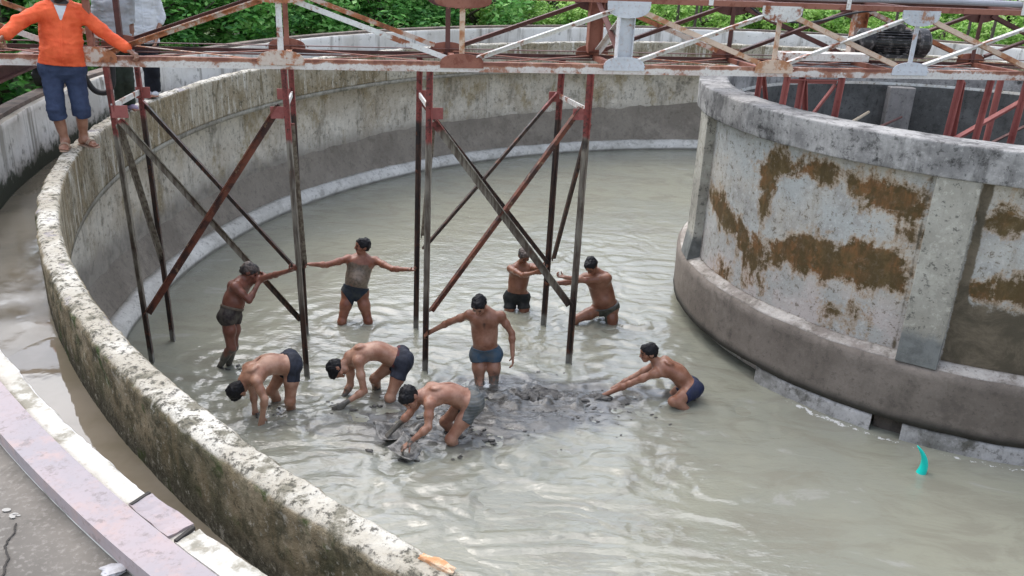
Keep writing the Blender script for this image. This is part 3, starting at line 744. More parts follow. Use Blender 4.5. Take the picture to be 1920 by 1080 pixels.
# chords: each of two angle irons
for w, nm, mt in ((0, 'lower_chord', m_chord), (WB, 'lower_chord', m_dkrust)):
    sgn = 1 if w == 0 else -1
    mb = MB(); a, b = bp(NODES[0], w, ZL), bp(NODES[-1], w, ZL)
    mb.box((a + b) / 2 + UP * (0 if w == 0 else -.015), BU * ((b - a).length / 2), BN * .006, UP * (.050 if w == 0 else .020))
    mb.box((a + b) / 2 + UP * -.046 + BN * sgn * .056, BU * ((b - a).length / 2), BN * .050, UP * .005)
    mb.box((a + b) / 2 + UP * .046 + BN * sgn * .030, BU * ((b - a).length / 2), BN * .024, UP * .004)
    part(mb, nm, mt)
    mb = MB(); a, b = bp(NODES[0], w, ZT), bp(NODES[-1], w, ZT)
    mb.box((a + b) / 2 + UP * .018, BU * ((b - a).length / 2), BN * .006, UP * .024)
    mb.box((a + b) / 2 + UP * .0465 + BN * sgn * .040, BU * ((b - a).length / 2), BN * .045, UP * .0045)
    part(mb, 'upper_chord', m_dkrust if w else m_rusty)
front_post = {0: m_rusty, 1: m_rusty, 2: m_rusty, 3: m_white, 4: m_tan, 5: m_whiter, 6: m_tan, 7: m_whiter, 8: m_white, 9: m_rusty}
gus_mat = {0: m_rusty, 1: m_rusty, 2: m_rustp, 3: m_rustp, 4: m_rusty, 5: m_whiter, 6: m_tan, 7: m_whiter, 8: m_white, 9: m_rusty}
gus_top = {0: m_rusty, 1: m_rustp, 2: m_rustp, 3: m_rustp, 4: m_rusty, 5: m_whiter, 6: m_white, 7: m_whiter, 8: m_tan, 9: m_rusty}
def gusset(s, w, z, up, mat, a=.225, h=.10):
    o = -.013 if w == 0 else .013
    out = [(math.cos(t) * a, up * (h * math.sin(t) ** .8)) for t in np.linspace(0.0, math.pi, 15)]
    out = [(x, yv) for x, yv in out] + [(-a, -up * .045), (a, -up * .045)]
    if up < 0: out = out[::-1]
    mb = MB(); mb.plate(bp(s, w + o, z), BU, UP, out, .010)
    for k in range(-3, 4):
        for yy in (.0, .075):
            if abs(k) == 3 and yy > 0: continue
            cpt = bp(s + k * .075, w + o * 1.9, z + up * yy)
            mb.tube([cpt - BN * .003, cpt + BN * (.003)], .007, 6)
    part(mb, "gusset_plate", mat)
for i, s in enumerate(NODES):
    for w in (0, WB):
        mt = front_post[i] if w == 0 else (m_rusty if i % 2 else m_dkrust)
        heavy = (i == 5) or (w == WB and i == 7)
        mb = MB()
        o = .018 if w == 0 else -.018
        if heavy:
            mb.box(bp(s, w + o * 2.6, (ZL + ZT) / 2), BU * .075, BN * .006, UP * .30)
            for e in (-1, 1): mb.box(bp(s + e * .080, w + o * 2.6, (ZL + ZT) / 2), BU * .005, BN * .055, UP * .30)
        else:
            mb.angle(bp(s, w + o, ZL), bp(s, w + o, ZT), .055, BU)
        part(mb, "truss_post", mt if not (w == WB and i == 7) else m_rustp)
        if w == 0:
            gusset(s, 0, ZL + .035, 1, gus_mat[i]); gusset(s, 0, ZT - .03, -1, gus_top[i], .29 if i < 5 else .235, .075 if i < 5 else .125)
        else:
            gusset(s, WB, ZL + .03, 1, m_rusty, .20, .09); gusset(s, WB, ZT - .03, -1, m_dkrust, .26, .15)
def diag(s0, z0, s1, z1, w, mat, off=.020, wid=.052):
    mb = MB(); o = off if w == 0 else -off
    p, q = bp(s0, w + o, z0), bp(s1, w + o, z1); d = (q - p).normalized()
    p2, q2 = p + d * .16, q - d * .16
    mb.angle(p2, q2, wid, d.cross(BN) * (1 if d.z > 0 else -1))
    part(mb, "truss_diagonal", mat)
ups = [(0, 1), (1, 0), (2, 1), (3, 0), (4, 1)]
for i in range(len(NODES) - 1):
    s0, s1 = NODES[i], NODES[i + 1]
    lowz, topz = ZL + .03, ZT - .03
    for w in (0, WB):
        A_, B_ = (m_white, m_tan) if w == 0 else (m_dkrust, m_rustp if i % 2 else m_dkrust)
        if i >= 5:
            diag(s0, topz, s1, lowz, w, B_, .014); diag(s0, lowz, s1, topz, w, A_, .030)
        elif i in (0, 2, 4):
            diag(s0, lowz, s1, topz, w, m_rustp if (w == 0 and i == 2) else A_)
        else:
            diag(s0, topz, s1, lowz, w, A_ if w == 0 else m_rustp)
# cross members, plan bracing and one cross frame
for i, s in enumerate(NODES):
    mb = MB(); mb.angle(bp(s, .03, ZL - .02), bp(s, WB - .03, ZL - .02), .055, UP); part(mb, "cross_member", m_rusty if i != 3 else m_rustp)
    mb = MB(); mb.angle(bp(s, .03, ZT + .01), bp(s, WB - .03, ZT + .01), .06, UP); part(mb, "top_cross_member", m_dkrust)
for i in range(len(NODES) - 1):
    a = (NODES[i] + .06, NODES[i + 1] - .06)
    mb = MB(); mb.bar(bp(a[0], .08, ZL + .015), bp(a[1], WB - .08, ZL + .005), .030, .008, BN); part(mb, "plan_brace", m_rusty)
    mb = MB(); mb.bar(bp(a[0], WB - .08, ZL + .026), bp(a[1], .08, ZL + .016), .030, .008, BN); part(mb, "plan_brace", m_rustp if i % 3 == 2 else m_rusty)
for (w0, z0, w1, z1, dd, mt) in ((.10, ZL + .08, WB - .1, ZT - .06, 0, m_dkrust), (.10, ZT - .06, WB - .1, ZL + .08, .03, m_white), (.22, ZL + .06, WB - .02, ZT - .14, .07, m_dkrust)):
    mb = MB(); mb.angle(bp(3.45 + dd, w0, z0), bp(3.45 + dd, w1, z1), .06, BU); part(mb, "cross_brace", mt)
# two rail-like walk angles between the trusses
mb = MB(); mb.box(bp(6.05, .52, ZL + .12), BU * .55, BN * .10, UP * .045); part(mb, "cable_tray", m_white, .004)
# pipe along the top with clamps
mb = MB(); mb.tube([bp(s, .03, ZT + .115 + .004 * math.sin(s * 2)) for s in np.linspace(3.2, 10.3, 24)], .036, 12); part(mb, "conduit_pipe", m_greypipe)
for s in (4.35, 5.95, 8.15, 9.6):
    mb = MB(); mb.bar(bp(s, -.012, ZT + .0), bp(s, -.012, ZT + .17), .05, .008, BU); mb.bar(bp(s, -.012, ZT + .158), bp(s, .08, ZT + .158), .05, .008, BU); part(mb, "pipe_clamp", m_white)
# hanging legs
def leg(s0, w0, z0, s1, w1, z1, mat, name="hanging_leg", a=.062, top=True):
    mb = MB(); mb.angle(bp(s0, w0, z0), bp(s1, w1, z1), a, BU, .010); part(mb, name, mat)
def flat(s0, w0, z0, s1, w1, z1, mat, name="leg_brace", a=.055):
    mb = MB(); mb.angle(bp(s0, w0, z0), bp(s1, w1, z1), a, UP, .009); part(mb, name, mat)
LEGS = [(-1.72, -1.77, .58, -1.69, -1.63, 1.14), (-.07, 0.0, 0.0, -.06, -.04, 1.18), (1.38, 1.34, -.02, 1.385, 1.34, 1.19), (3.09, 3.07, 0.0, 3.075, 3.02, 1.14)]
ZB = -.55
for i, (sf, sb_, wf, rt, rb, wr_) in enumerate(LEGS):
    k = (3.42 - ZB) / 3.42
    leg(sf, .02, 3.42, sf + (sb_ - sf) * k, .02 + (wf - .02) * k, ZB, m_leg_dry)
    leg(rt, WB - .02, 3.42, rt + (rb - rt) * k, WB - .02 + (wr_ - WB + .02) * k, ZB, m_leg_wet)
    # painted tie between the front and the rear leg and the transverse brace
    mb = MB(); mb.bar(bp(sf, .05, 3.03), bp(rt, WB - .05, 2.99), .055, .02, UP); part(mb, "leg_tie", m_white)
    zlow = (1.0, .9, 1.25, .90)[i]
    flat(sf + .02, .05, 2.86, rt + .02, WB - .06, zlow, m_brace_dry if i != 3 else m_brace, "transverse_brace", .05)
for (i, j) in ((0, 1), (2, 3)):
    sa, sb2 = LEGS[i][0], LEGS[j][0]
    wa = .04
    flat(sa + .05, wa, 2.90, sb2 - .04, (WB if i == 0 else wa), .16 if i == 0 else .74, m_brace_dry, "leg_brace", .056 if i == 0 else .085)
    flat(sa + .04, .30 if i == 0 else wa + .03, .72, sb2 - .06, wa + .03, 3.05, m_brace_rust, "leg_brace", .07)
    flat(sa + .03, WB - .05, 2.91, sb2 - .05, WB - .05, .86, m_brace, "leg_brace", .056)
    if i: flat(sa + .05, WB - .08, 1.1, sb2 - .06, WB - .08, 3.03, m_brace, "leg_brace", .050)
    for (s, w) in ((sa + .07, .03), (sb2 - .08, .03), (sa + .07, WB - .05), (sb2 - .08, WB - .05)):
        mb = MB(); mb.box(bp(s, w, 2.985), BU * .075, BN * .007, UP * .06); part(mb, "brace_gusset", m_redframe)
# short red frames inside the well
for s0, s1, w in ((5.36, 6.03, .02), (5.56, 5.86, .05), (7.55, 7.78, .02), (7.95, 8.44, .02)):
    leg(s0, w, 3.42, s0 - (.06 if w < .04 else 0), w, 1.6, m_redframe, "inner_leg", .052)
    if s1 - s0 < .35: leg(s0 + .03, w, 3.40, s1, w + .2, 2.6, m_redframe, "inner_leg", .045)
    else: leg(s1, w, 3.42, s1 - .04, w, 1.6, m_redframe, "inner_leg", .052)
flat(5.40, .04, 3.37, 6.0, .04, 3.37, m_redframe, "inner_brace", .05); flat(5.72, .10, 2.86, 6.0, .06, 3.33, m_redframe, "inner_brace", .045)
leg(5.60, WB - .1, 3.42, 5.56, WB - .1, 1.6, m_redframe, "inner_leg", .05); leg(5.62, WB - .06, 3.42, 5.84, WB - .06, 2.6, m_redframe, "inner_leg", .04)
flat(7.3, .1, 2.45, 8.9, .1, 3.38, m_redframe, "inner_brace", .07); flat(7.9, .3, 2.35, 9.2, .3, 3.0, m_dkrust, "inner_brace", .04)
mb = MB(); mb.tube([bp(8.62, .63, 3.40), bp(8.62, .63, -.4)], .04, 14); part(mb, "centre_column", m_redframe)
# end carriage riding the outer parapet
cs = 8.62 - (R_PAR_OUT - .06)
mb = MB()
for z in (3.22, 3.36): mb.box(bp(cs, .61, z), BU * .075, BN * 1.30, UP * .010)
mb.box(bp(cs, .61, 3.29), BU * .012, BN * 1.30, UP * .065)
car = part(mb, "end_carriage", m_dkrust)
M = Mat("black_rubber"); m_black = M.done(M.mix(M.noise(8, 4), (.012, .012, .014), (.035, .034, .036)), .55, spec=.4)
for w in (-.50, 1.70):
    cpt = bp(cs, w, 3.08)
    mb = MB(); mb.tube([cpt - BU * .055, cpt - BU * .05, cpt + BU * .05, cpt + BU * .055], [.09, .125, .125, .09], 24); mb.tube([cpt - BU * .09, cpt + BU * .09], .035, 12)
    mb.v = [tuple(Vector(p) - ORG) for p in mb.v]
    mb.build("wheel", m_black, car, smooth=False)

# --- drive motor lying on the bridge
mc = bp(7.08, .70, 3.755); AX = (BU * .985 + BN * -.17).normalized(); SIDE = AX.cross(UP)
motor = empty("drive_motor", mc - UP * .2, "black ribbed drive motor lying on the bridge above the well", "motor")
M = Mat("motor_black"); n1 = M.noise(14, 6, .66); m_motor = M.done(M.mix(M.ramp(n1, .48, .66), (.016, .016, .018), (.16, .15, .15)), .45, M.bump(n1, .2, .004), spec=.5)
def mpart(mb, name, mat=m_motor, sm=False):
    mb.v = [tuple(Vector(p) - motor.location) for p in mb.v]; return mb.build(name, mat, motor, smooth=sm)
mb = MB(); mb.tube([mc - AX * .30, mc + AX * .22], .125, 28)
for k in range(26):
    a = 2 * math.pi * k / 26; r = (SIDE * math.cos(a) + UP * math.sin(a)); t = AX.cross(r)
    mb.box(mc - AX * .06 + r * .138, AX * .21, r * .016, t * .0045)
mpart(mb, "housing")
mb = MB(); mb.tube([mc + AX * .22, mc + AX * .235, mc + AX * .36, mc + AX * .40], [.12, .175, .175, .13], 28); mpart(mb, "fan_cover")
mb = MB(); mb.tube([mc - AX * .45, mc - AX * .43, mc - AX * .33, mc - AX * .30], [.11, .15, .155, .13], 28); mb.tube([mc - AX * .56, mc - AX * .44], .05, 14); mpart(mb, "flange")
mb = MB(); mb.box(mc - UP * .155 - AX * .05, AX * .2, SIDE * .13, UP * .02); mb.box(mc - UP * .145 - AX * .2, AX * .02, SIDE * .11, UP * .03); mb.box(mc - UP * .145 + AX * .1, AX * .02, SIDE * .11, UP * .03); mpart(mb, "foot")
mb = MB(); mb.box(mc + UP * .17 - AX * .02, AX * .09, SIDE * .07, UP * .045); mpart(mb, "terminal_box")
# --- black cables
def cable(name, pts, r, label, n=40):
    P = [Vector(p) for p in pts]; out = []
    for i in range(len(P) - 1):
        p0, p1, p2, p3 = P[max(i - 1, 0)], P[i], P[i + 1], P[min(i + 2, len(P) - 1)]
        for k in range(8):
            t = k / 8
            out.append(.5 * ((2 * p1) + (p2 - p0) * t + (2 * p0 - 5 * p1 + 4 * p2 - p3) * t * t + (3 * p1 - p0 - 3 * p2 + p3) * t ** 3))
    out.append(P[-1])
    mb = MB(); mb.tube(out, r, 8)
    o0 = out[0]; mb.v = [tuple(Vector(v) - o0) for v in mb.v]
    o = mb.build(name, m_black, None, smooth=True); o.location = o0
    return tag(o, label, "cable")
cable("power_cable", [bp(5.15, .9, 4.16), bp(5.4, .75, 3.99), bp(5.9, .65, 3.96), bp(6.4, .6, 4.08), bp(6.8, .62, 4.13)], .012, "thin black cable sagging between the upper chords of the bridge")
cable("power_cable", [bp(7.16, .75, 4.13), bp(7.22, .80, 4.0), bp(7.15, .82, 3.9), bp(7.08, .74, 3.93)], .012, "black cable hanging down to the top of the drive motor")
cable("rubber_hose", [bp(-2.05, .35, 3.43), bp(-2.0, .35, 3.25), bp(-1.93, .36, 3.13), bp(-1.82, .37, 3.12), bp(-1.76, .38, 3.22), bp(-1.75, .40, 3.42)], .028, "loop of thick black hose hanging under the bridge behind the man in orange")

# --- sticks leaning inside the well
M = Mat("weathered_wood"); n1 = M.noise(1, 5, .6, M.map((30, 30, 5))); m_wood = M.done(M.mix(n1, (.42, .36, .27), (.28, .22, .15)), .8)
def stick(p, q, r, mat, label):
    p, q = Vector(p), Vector(q); mb = MB(); mb.tube([p, p * .6 + q * .4 + Vector((.01, 0, .012)), q], [r, r * .93, r * .8], 8)
    mb.v = [tuple(Vector(v) - p) for v in mb.v]; o = mb.build("stick", mat, None, smooth=True); o.location = p; tag(o, label, "stick")
stick((3.55, 9.65, 2.86), (4.06, 10.14, 3.02), .022, m_wood, "short pale wooden stick poking up inside the rim of the well")
stick((3.70, 9.55, 2.80), (4.40, 10.02, 3.00), .018, m_dkrust, "dark thin rod poking up inside the rim of the well beside a pale stick")

# --- spalled chunk on the near weir wall and broken tile on the deck
def chunk(name, c, sx, sy, sz, rot, mat, seed, label, cat):
    bm = bmesh.new(); bmesh.ops.create_icosphere(bm, subdivisions=4, radius=1)
    p = np.array([v.co[:] for v in bm.verts]); nn = fbm(p * 1.6, 4, seed); 
    for v, k in zip(bm.verts, nn):
        q = Vector((max(-.72, min(.72, v.co.x)), max(-.72, min(.72, v.co.y)), max(-.72, min(.72, v.co.z)))) * (1 + .45 * k)
        v.co = (q.x * sx, q.y * sy, q.z * sz)
    me = bpy.data.meshes.new(name); bm.to_mesh(me); bm.free()
    o = obj(name, me, mat); o.location = c; o.rotation_euler = (0, 0, rot); return tag(o, label, cat)
M = Mat("orange_brick"); n1 = M.noise(22, 6, .7); m_brick = M.done(M.mix(M.ramp(n1, .42, .62), (.50, .24, .11), (.62, .47, .33)), .9, M.bump(n1, .6, .008))
chunk("brick_shard", (-.215, 2.405, Z_WEIR + .012), .085, .020, .016, -0.55, m_brick, 3, "orange brown brick shard lying on the near edge of the tank wall", "shard")
M = Mat("pale_tile"); n1 = M.noise(30, 5, .7); m_tile = M.done(M.mix(M.ramp(n1, .42, .62), (.42, .41, .42), (.30, .29, .29)), .7)
chunk("tile_fragment", (-1.155, 2.065, Z_DECK + .014), .045, .034, .012, .6, m_tile, 8, "pale broken tile fragment on the deck beside the pink strip", "tile")

# --- clods of black sludge lifted to the surface of the water
M = Mat("black_sludge"); n1 = M.noise(20, 5, .6); m_sludge = M.done(M.mix(M.ramp(n1, .4, .65), (.034, .031, .028), (.095, .089, .080)), .5, M.bump(n1, .5, .01), spec=.5)
bm0 = bmesh.new(); bmesh.ops.create_icosphere(bm0, subdivisions=2, radius=1)
iv = np.array([v.co[:] for v in bm0.verts]); fi = np.array([[v.index for v in f.verts] for f in bm0.faces]); bm0.free()
VS, FS = [], []; off = 0
def clod(x, y, s, el, rot, flat=.26):
    global off
    d = iv * (1 + .6 * fbm(iv * 1.5 + rng.uniform(0, 50, 3), 3, 5)[:, None])
    d = d * np.array([s * el, s, s * flat]); c, sn = math.cos(rot), math.sin(rot)
    d = np.stack([d[:, 0] * c - d[:, 1] * sn, d[:, 0] * sn + d[:, 1] * c, d[:, 2]], -1) + np.array([x, y, .001])
    VS.append(d); FS.append(fi + off); off += len(d)
for k in range(360):
    clod(rng.normal(.35, .62), rng.normal(8.28, .36), rng.uniform(.005, .017) * rng.uniform(.5, 1.2), rng.uniform(1.0, 2.4), rng.normal(0, .5))
for k in range(190):
    t = rng.uniform(0, 1) ** 1.3; clod(.28 + t * .86, 8.50 + .02 * math.sin(t * 9) + rng.normal(0, .026), rng.uniform(.014, .050) * (1.25 - t * .5), rng.uniform(1.2, 2.8), rng.normal(0, .35), .55)
for k in range(60): clod(rng.normal(.33, .10), rng.normal(8.50, .08), rng.uniform(.015, .055), rng.uniform(1., 1.8), rng.uniform(0, 3), .75)
for k in range(170): clod(rng.normal(-.75, .36), rng.normal(7.55, .24), rng.uniform(.006, .028), rng.uniform(1.1, 2.4), rng.normal(0, .5))
for (px, py) in ((-1.80, 8.1), (-1.72, 7.98), (-1.45, 8.15), (-2.6, 7.85), (-2.42, 7.95), (-3.2, 8.85), (-1.05, 7.35), (-.98, 7.25)):
    for k in range(9): clod(rng.normal(px, .10), rng.normal(py, .06), rng.uniform(.006, .022), rng.uniform(1.1, 2.2), rng.normal(0, .5))
VS = np.concatenate(VS); FS = np.concatenate(FS)
tag(obj("sludge_clods", mesh_np("sludge_clods", VS, FS.ravel(), np.full(len(FS), 3)), m_sludge), "scattered clods of black sludge lifted to the surface of the water", "sludge", kind="stuff")

# --- two sheet metal scoops in the hands of the front man
M = Mat("muddy_sheet_metal"); n1 = M.noise(18, 6, .66); m_sheet = M.done(M.mix(M.ramp(n1, .42, .62), (.30, .29, .27), (.11, .105, .095)), .42, M.bump(n1, .3, .004), spec=.5)
def scoop(loc, rz, tilt, label):
    nu, nv = 14, 10; vs = []
    for th_ in (0, .006):
        for i in range(nu):
            for j in range(nv):
                a = (i / (nu - 1) - .5) * 2; b = (j / (nv - 1) - .5) * 2
                wv = .115 * (1 - .12 * a)
                vs.append((a * .135, b * wv, .055 * b * b + .030 * max(0, -a) ** 2 + th_ + .006 * math.sin(a * 4 + b * 3)))
    fs = []; N = nu * nv
    for i in range(nu - 1):
        for j in range(nv - 1):
            q = (i * nv + j, i * nv + j + 1, (i + 1) * nv + j + 1, (i + 1) * nv + j)
            fs.append(q[::-1]); fs.append(tuple(k + N for k in q))
    ring = [i * nv for i in range(nu)] + [(nu - 1) * nv + j for j in range(1, nv)] + [i * nv + nv - 1 for i in range(nu - 2, -1, -1)] + [j for j in range(nv - 2, 0, -1)]
    for k in range(len(ring)): a, b = ring[k], ring[(k + 1) % len(ring)]; fs.append((a, b, b + N, a + N))
    mb = MB(); mb.add(vs, fs); o = mb.build("mud_scoop", m_sheet, None, smooth=True)
    o.location = loc; o.rotation_euler = (tilt[0], tilt[1], rz); tag(o, label, "scoop", "scoops of the front man")
scoop((-1.16, 7.45, .045), .45, (.30, .12), "bent grey metal scoop under the front man's outstretched far hand")
# teal crescent, likely a watermark remnant, built as a solid horn in the water
M = Mat("teal_mark"); m_teal = M.done((0.0, .62, .52), .35, spec=.5)
mb = MB(); pts = []; rad = []
for t in np.linspace(0, 1, 14):
    pts.append(Vector((.055 * math.sin(t * 2.4) - .125 * t * t, .0, -.05 + .35 * t))); rad.append(.047 * (1 - t) ** .75 + .004)
mb.tube(pts, rad, 14); o = mb.build("watermark_horn", m_teal, None, smooth=True); o.location = (4.09, 7.27, 0); tag(o, "bright teal crescent, likely a watermark remnant, built as a solid shape in the water before the well", "plastic piece")  # likely a watermark remnant rather than a plastic piece
scoop((-.965, 7.16, .050), -.55, (.20, .18), "bent grey metal scoop under the front man's near hand, closest to the tank wall")

# ------------------------------------------------------------------ trees and bushes beyond the parapet
def leaf_mat(name, dark, mid, light):
    M = Mat(name); t = M.attr("tone")
    c = M.mix(M.ramp(t, 0.0, .5), dark, mid); c = M.mix(M.ramp(t, .5, 1.0), c, light)
    m = M.done(c, .5, spec=.3)
    M.b.inputs["Transmission Weight"].default_value = 0.0
    tr = M.n("ShaderNodeBsdfTranslucent"); M.put(tr.inputs["Color"], c)
    ms = M.n("ShaderNodeMixShader"); ms.inputs[0].default_value = .3
    out = M.nt.nodes["Material Output"]
    M.link(M.b.outputs[0], ms.inputs[1]); M.link(tr.outputs[0], ms.inputs[2]); M.link(ms.outputs[0], out.inputs[0])
    return m
m_leaf_d = leaf_mat("dark_leaves", (.050, .165, .040), (.18, .45, .10), (.42, .70, .24))
m_leaf_b = leaf_mat("bright_leaves", (.12, .27, .045), (.30, .52, .11), (.52, .70, .24))
M = Mat("bark"); n1 = M.noise(1, 5, .6, M.map((20, 20, 4))); m_bark = M.done(M.mix(n1, (.045, .035, .028), (.10, .08, .06)), .9)

def crown_mesh(name, nclump, nleaf, rad, hgt, zc, lsize, seed):
    r = np.random.default_rng(seed)
    d = r.normal(size=(nclump, 3)); d /= np.linalg.norm(d, axis=1)[:, None]
    rr = r.uniform(.25, 1.0, nclump) ** .5
    cc = d * rr[:, None] * np.array([rad, rad, hgt]) + np.array([0, 0, zc])
    cr = r.uniform(.22, .48, nclump) * rad * .55; tone = r.uniform(0, 1, nclump)
    k = r.integers(0, nclump, nleaf)
    e = r.normal(size=(nleaf, 3)); e /= np.linalg.norm(e, axis=1)[:, None]
    P = cc[k] + e * (cr[k] * r.uniform(.5, 1.05, nleaf))[:, None]
    nrm = e * .7 + r.normal(size=(nleaf, 3)) * .5 + np.array([0, 0, .55]); nrm /= np.linalg.norm(nrm, axis=1)[:, None]
    a = np.cross(nrm, r.normal(size=(nleaf, 3))); a /= np.linalg.norm(a, axis=1)[:, None]; b = np.cross(nrm, a)
    L = lsize * r.uniform(.6, 1.35, nleaf)[:, None]; Wd = L * .48
    V = np.stack([P - a * L, P + b * Wd + nrm * L * .12, P + a * L, P - b * Wd + nrm * L * .12], 1).reshape(-1, 3)
    F = np.arange(nleaf * 4)
    me = mesh_np(name, V, F, np.full(nleaf, 4), False)
    tv = np.clip(tone[k] * .75 + r.uniform(-.25, .45, nleaf), 0, 1)
    add_attr(me, "tone", np.repeat(tv, 4)[:len(me.vertices)])
    return me
def trunk_mesh(h, seed, spread):
    r = random.Random(seed); mb = MB()
    mb.tube([(0, 0, -.4), (.04, .02, h * .35), (r.uniform(-.15, .15), r.uniform(-.15, .15), h * .75)], [.12, .09, .05], 9)
    for k in range(6):
        a = r.uniform(0, 6.28); z0 = h * r.uniform(.25, .6)
        mb.tube([(0.03, 0.01, z0), (math.cos(a) * spread * .4, math.sin(a) * spread * .4, z0 + h * .18), (math.cos(a) * spread * .85, math.sin(a) * spread * .85, z0 + h * .42)], [.05, .03, .012], 7)
    return mb
def make_tree(name, crown, mb, mat, label, cat, group):
    root = empty(name, (0, 0, 0), label, cat, group)
    obj("crown", crown, mat, root)
    t = mb.build("trunk", m_bark, root, smooth=True)
    return root
def copy_tree(o):
    c = o.copy(); COL.objects.link(c)
    for ch in list(o.children):
        k = ch.copy(); COL.objects.link(k); k.parent = c
    return c
protoT = [make_tree("leafy_tree", crown_mesh("crown_%s" % k, 70, 9000, 1.9, 1.9, 2.1, .085, 11 + k), trunk_mesh(3.2, k, 1.8), m_leaf_d, "x", "tree", "x") for k in range(3)]
protoB = [make_tree("bright_bush", crown_mesh("bush_crown_%s" % k, 60, 6500, 1.3, 1.0, 1.0, .060, 31 + k), trunk_mesh(1.9, k + 5, 1.2), m_leaf_b, "x", "bush", "x") for k in range(2)]
usedp = {}
def place(protos, k, th, R, sc, label, group, rz):
    p = protos[k % len(protos)]
    o = p if not usedp.get(p.name) else copy_tree(p)
    usedp[p.name] = True
    o.location = (CX + R * math.cos(th * D2R), CY + R * math.sin(th * D2R), 1.95 + (.25 if R > 15 else 0)); o.scale = (sc, sc, sc * (.60 if 'tree' in p.name else .8)); o.rotation_euler = (0, 0, rz)
    o["label"] = label; o["group"] = group
    return o
TG = "dark leafy trees in the thicket beyond the parapet"
BG = "bright green bushes on the bank beyond the parapet"
k = 0
for th in (197, 187, 178, 170, 162, 154, 146, 138, 130, 122):
    place(protoT, k, th, 14.2 + (k * 37 % 10) * .13, .92 + (k * 53 % 10) * .03, "dense dark green leafy tree in the thicket behind the tank", TG, k * 1.7); k += 1
for th in (183, 171, 158, 149, 141, 133, 125, 116):
    place(protoT, k, th, 16.8 + (k * 31 % 10) * .15, 1.15 + (k * 29 % 10) * .03, "dense dark green leafy tree in the thicket behind the tank", TG, k * 2.3); k += 1
k = 0
for th in (203, 119, 114, 109, 104, 99, 94.5, 90, 85.5, 81, 76.5, 72, 68, 64, 60, 56):
    place(protoB, k, th, 13.6 + (k * 37 % 10) * .16, .85 + (k * 41 % 10) * .03, "bright yellow green bush on the bank behind the tank", BG, k * 1.3); k += 1
for th in (108, 101, 93, 86, 78, 70, 62, 54):
    place(protoB, k, th, 16.5 + (k * 37 % 10) * .2, 1.35 + (k * 41 % 10) * .04, "bright yellow green bush on the bank behind the tank", BG, k * 1.9); k += 1
# bare dark saplings among the bright bushes
sap = MB(); sap.tube([(0, 0, -.2), (.03, .01, 1.2), (-.02, .04, 2.6), (.05, 0, 3.6)], [.045, .038, .028, .015], 8)
for a in (.5, 2.2, 4.1): sap.tube([(0, .02, 1.6), (math.cos(a) * .35, math.sin(a) * .35, 2.3), (math.cos(a) * .5, math.sin(a) * .5, 2.9)], [.018, .012, .006], 6)
s0 = None
for (th, R, rz) in ((97.2, 12.6, 0), (96.2, 12.9, 1), (98.4, 13.1, 2), (84, 12.8, 3), (73.5, 12.7, 4), (66, 12.9, 5), (63.5, 12.6, 1.5)):
    if s0 is None: o = s0 = sap.build("bare_sapling", m_bark, None, smooth=True)
    else: o = s0.copy(); COL.objects.link(o)
    o.location = (CX + R * math.cos(th * D2R), CY + R * math.sin(th * D2R), 1.95); o.rotation_euler = (.03, .02, rz)
    tag(o, "thin dark bare sapling standing before the bright bushes", "sapling", "bare saplings before the bright bushes")

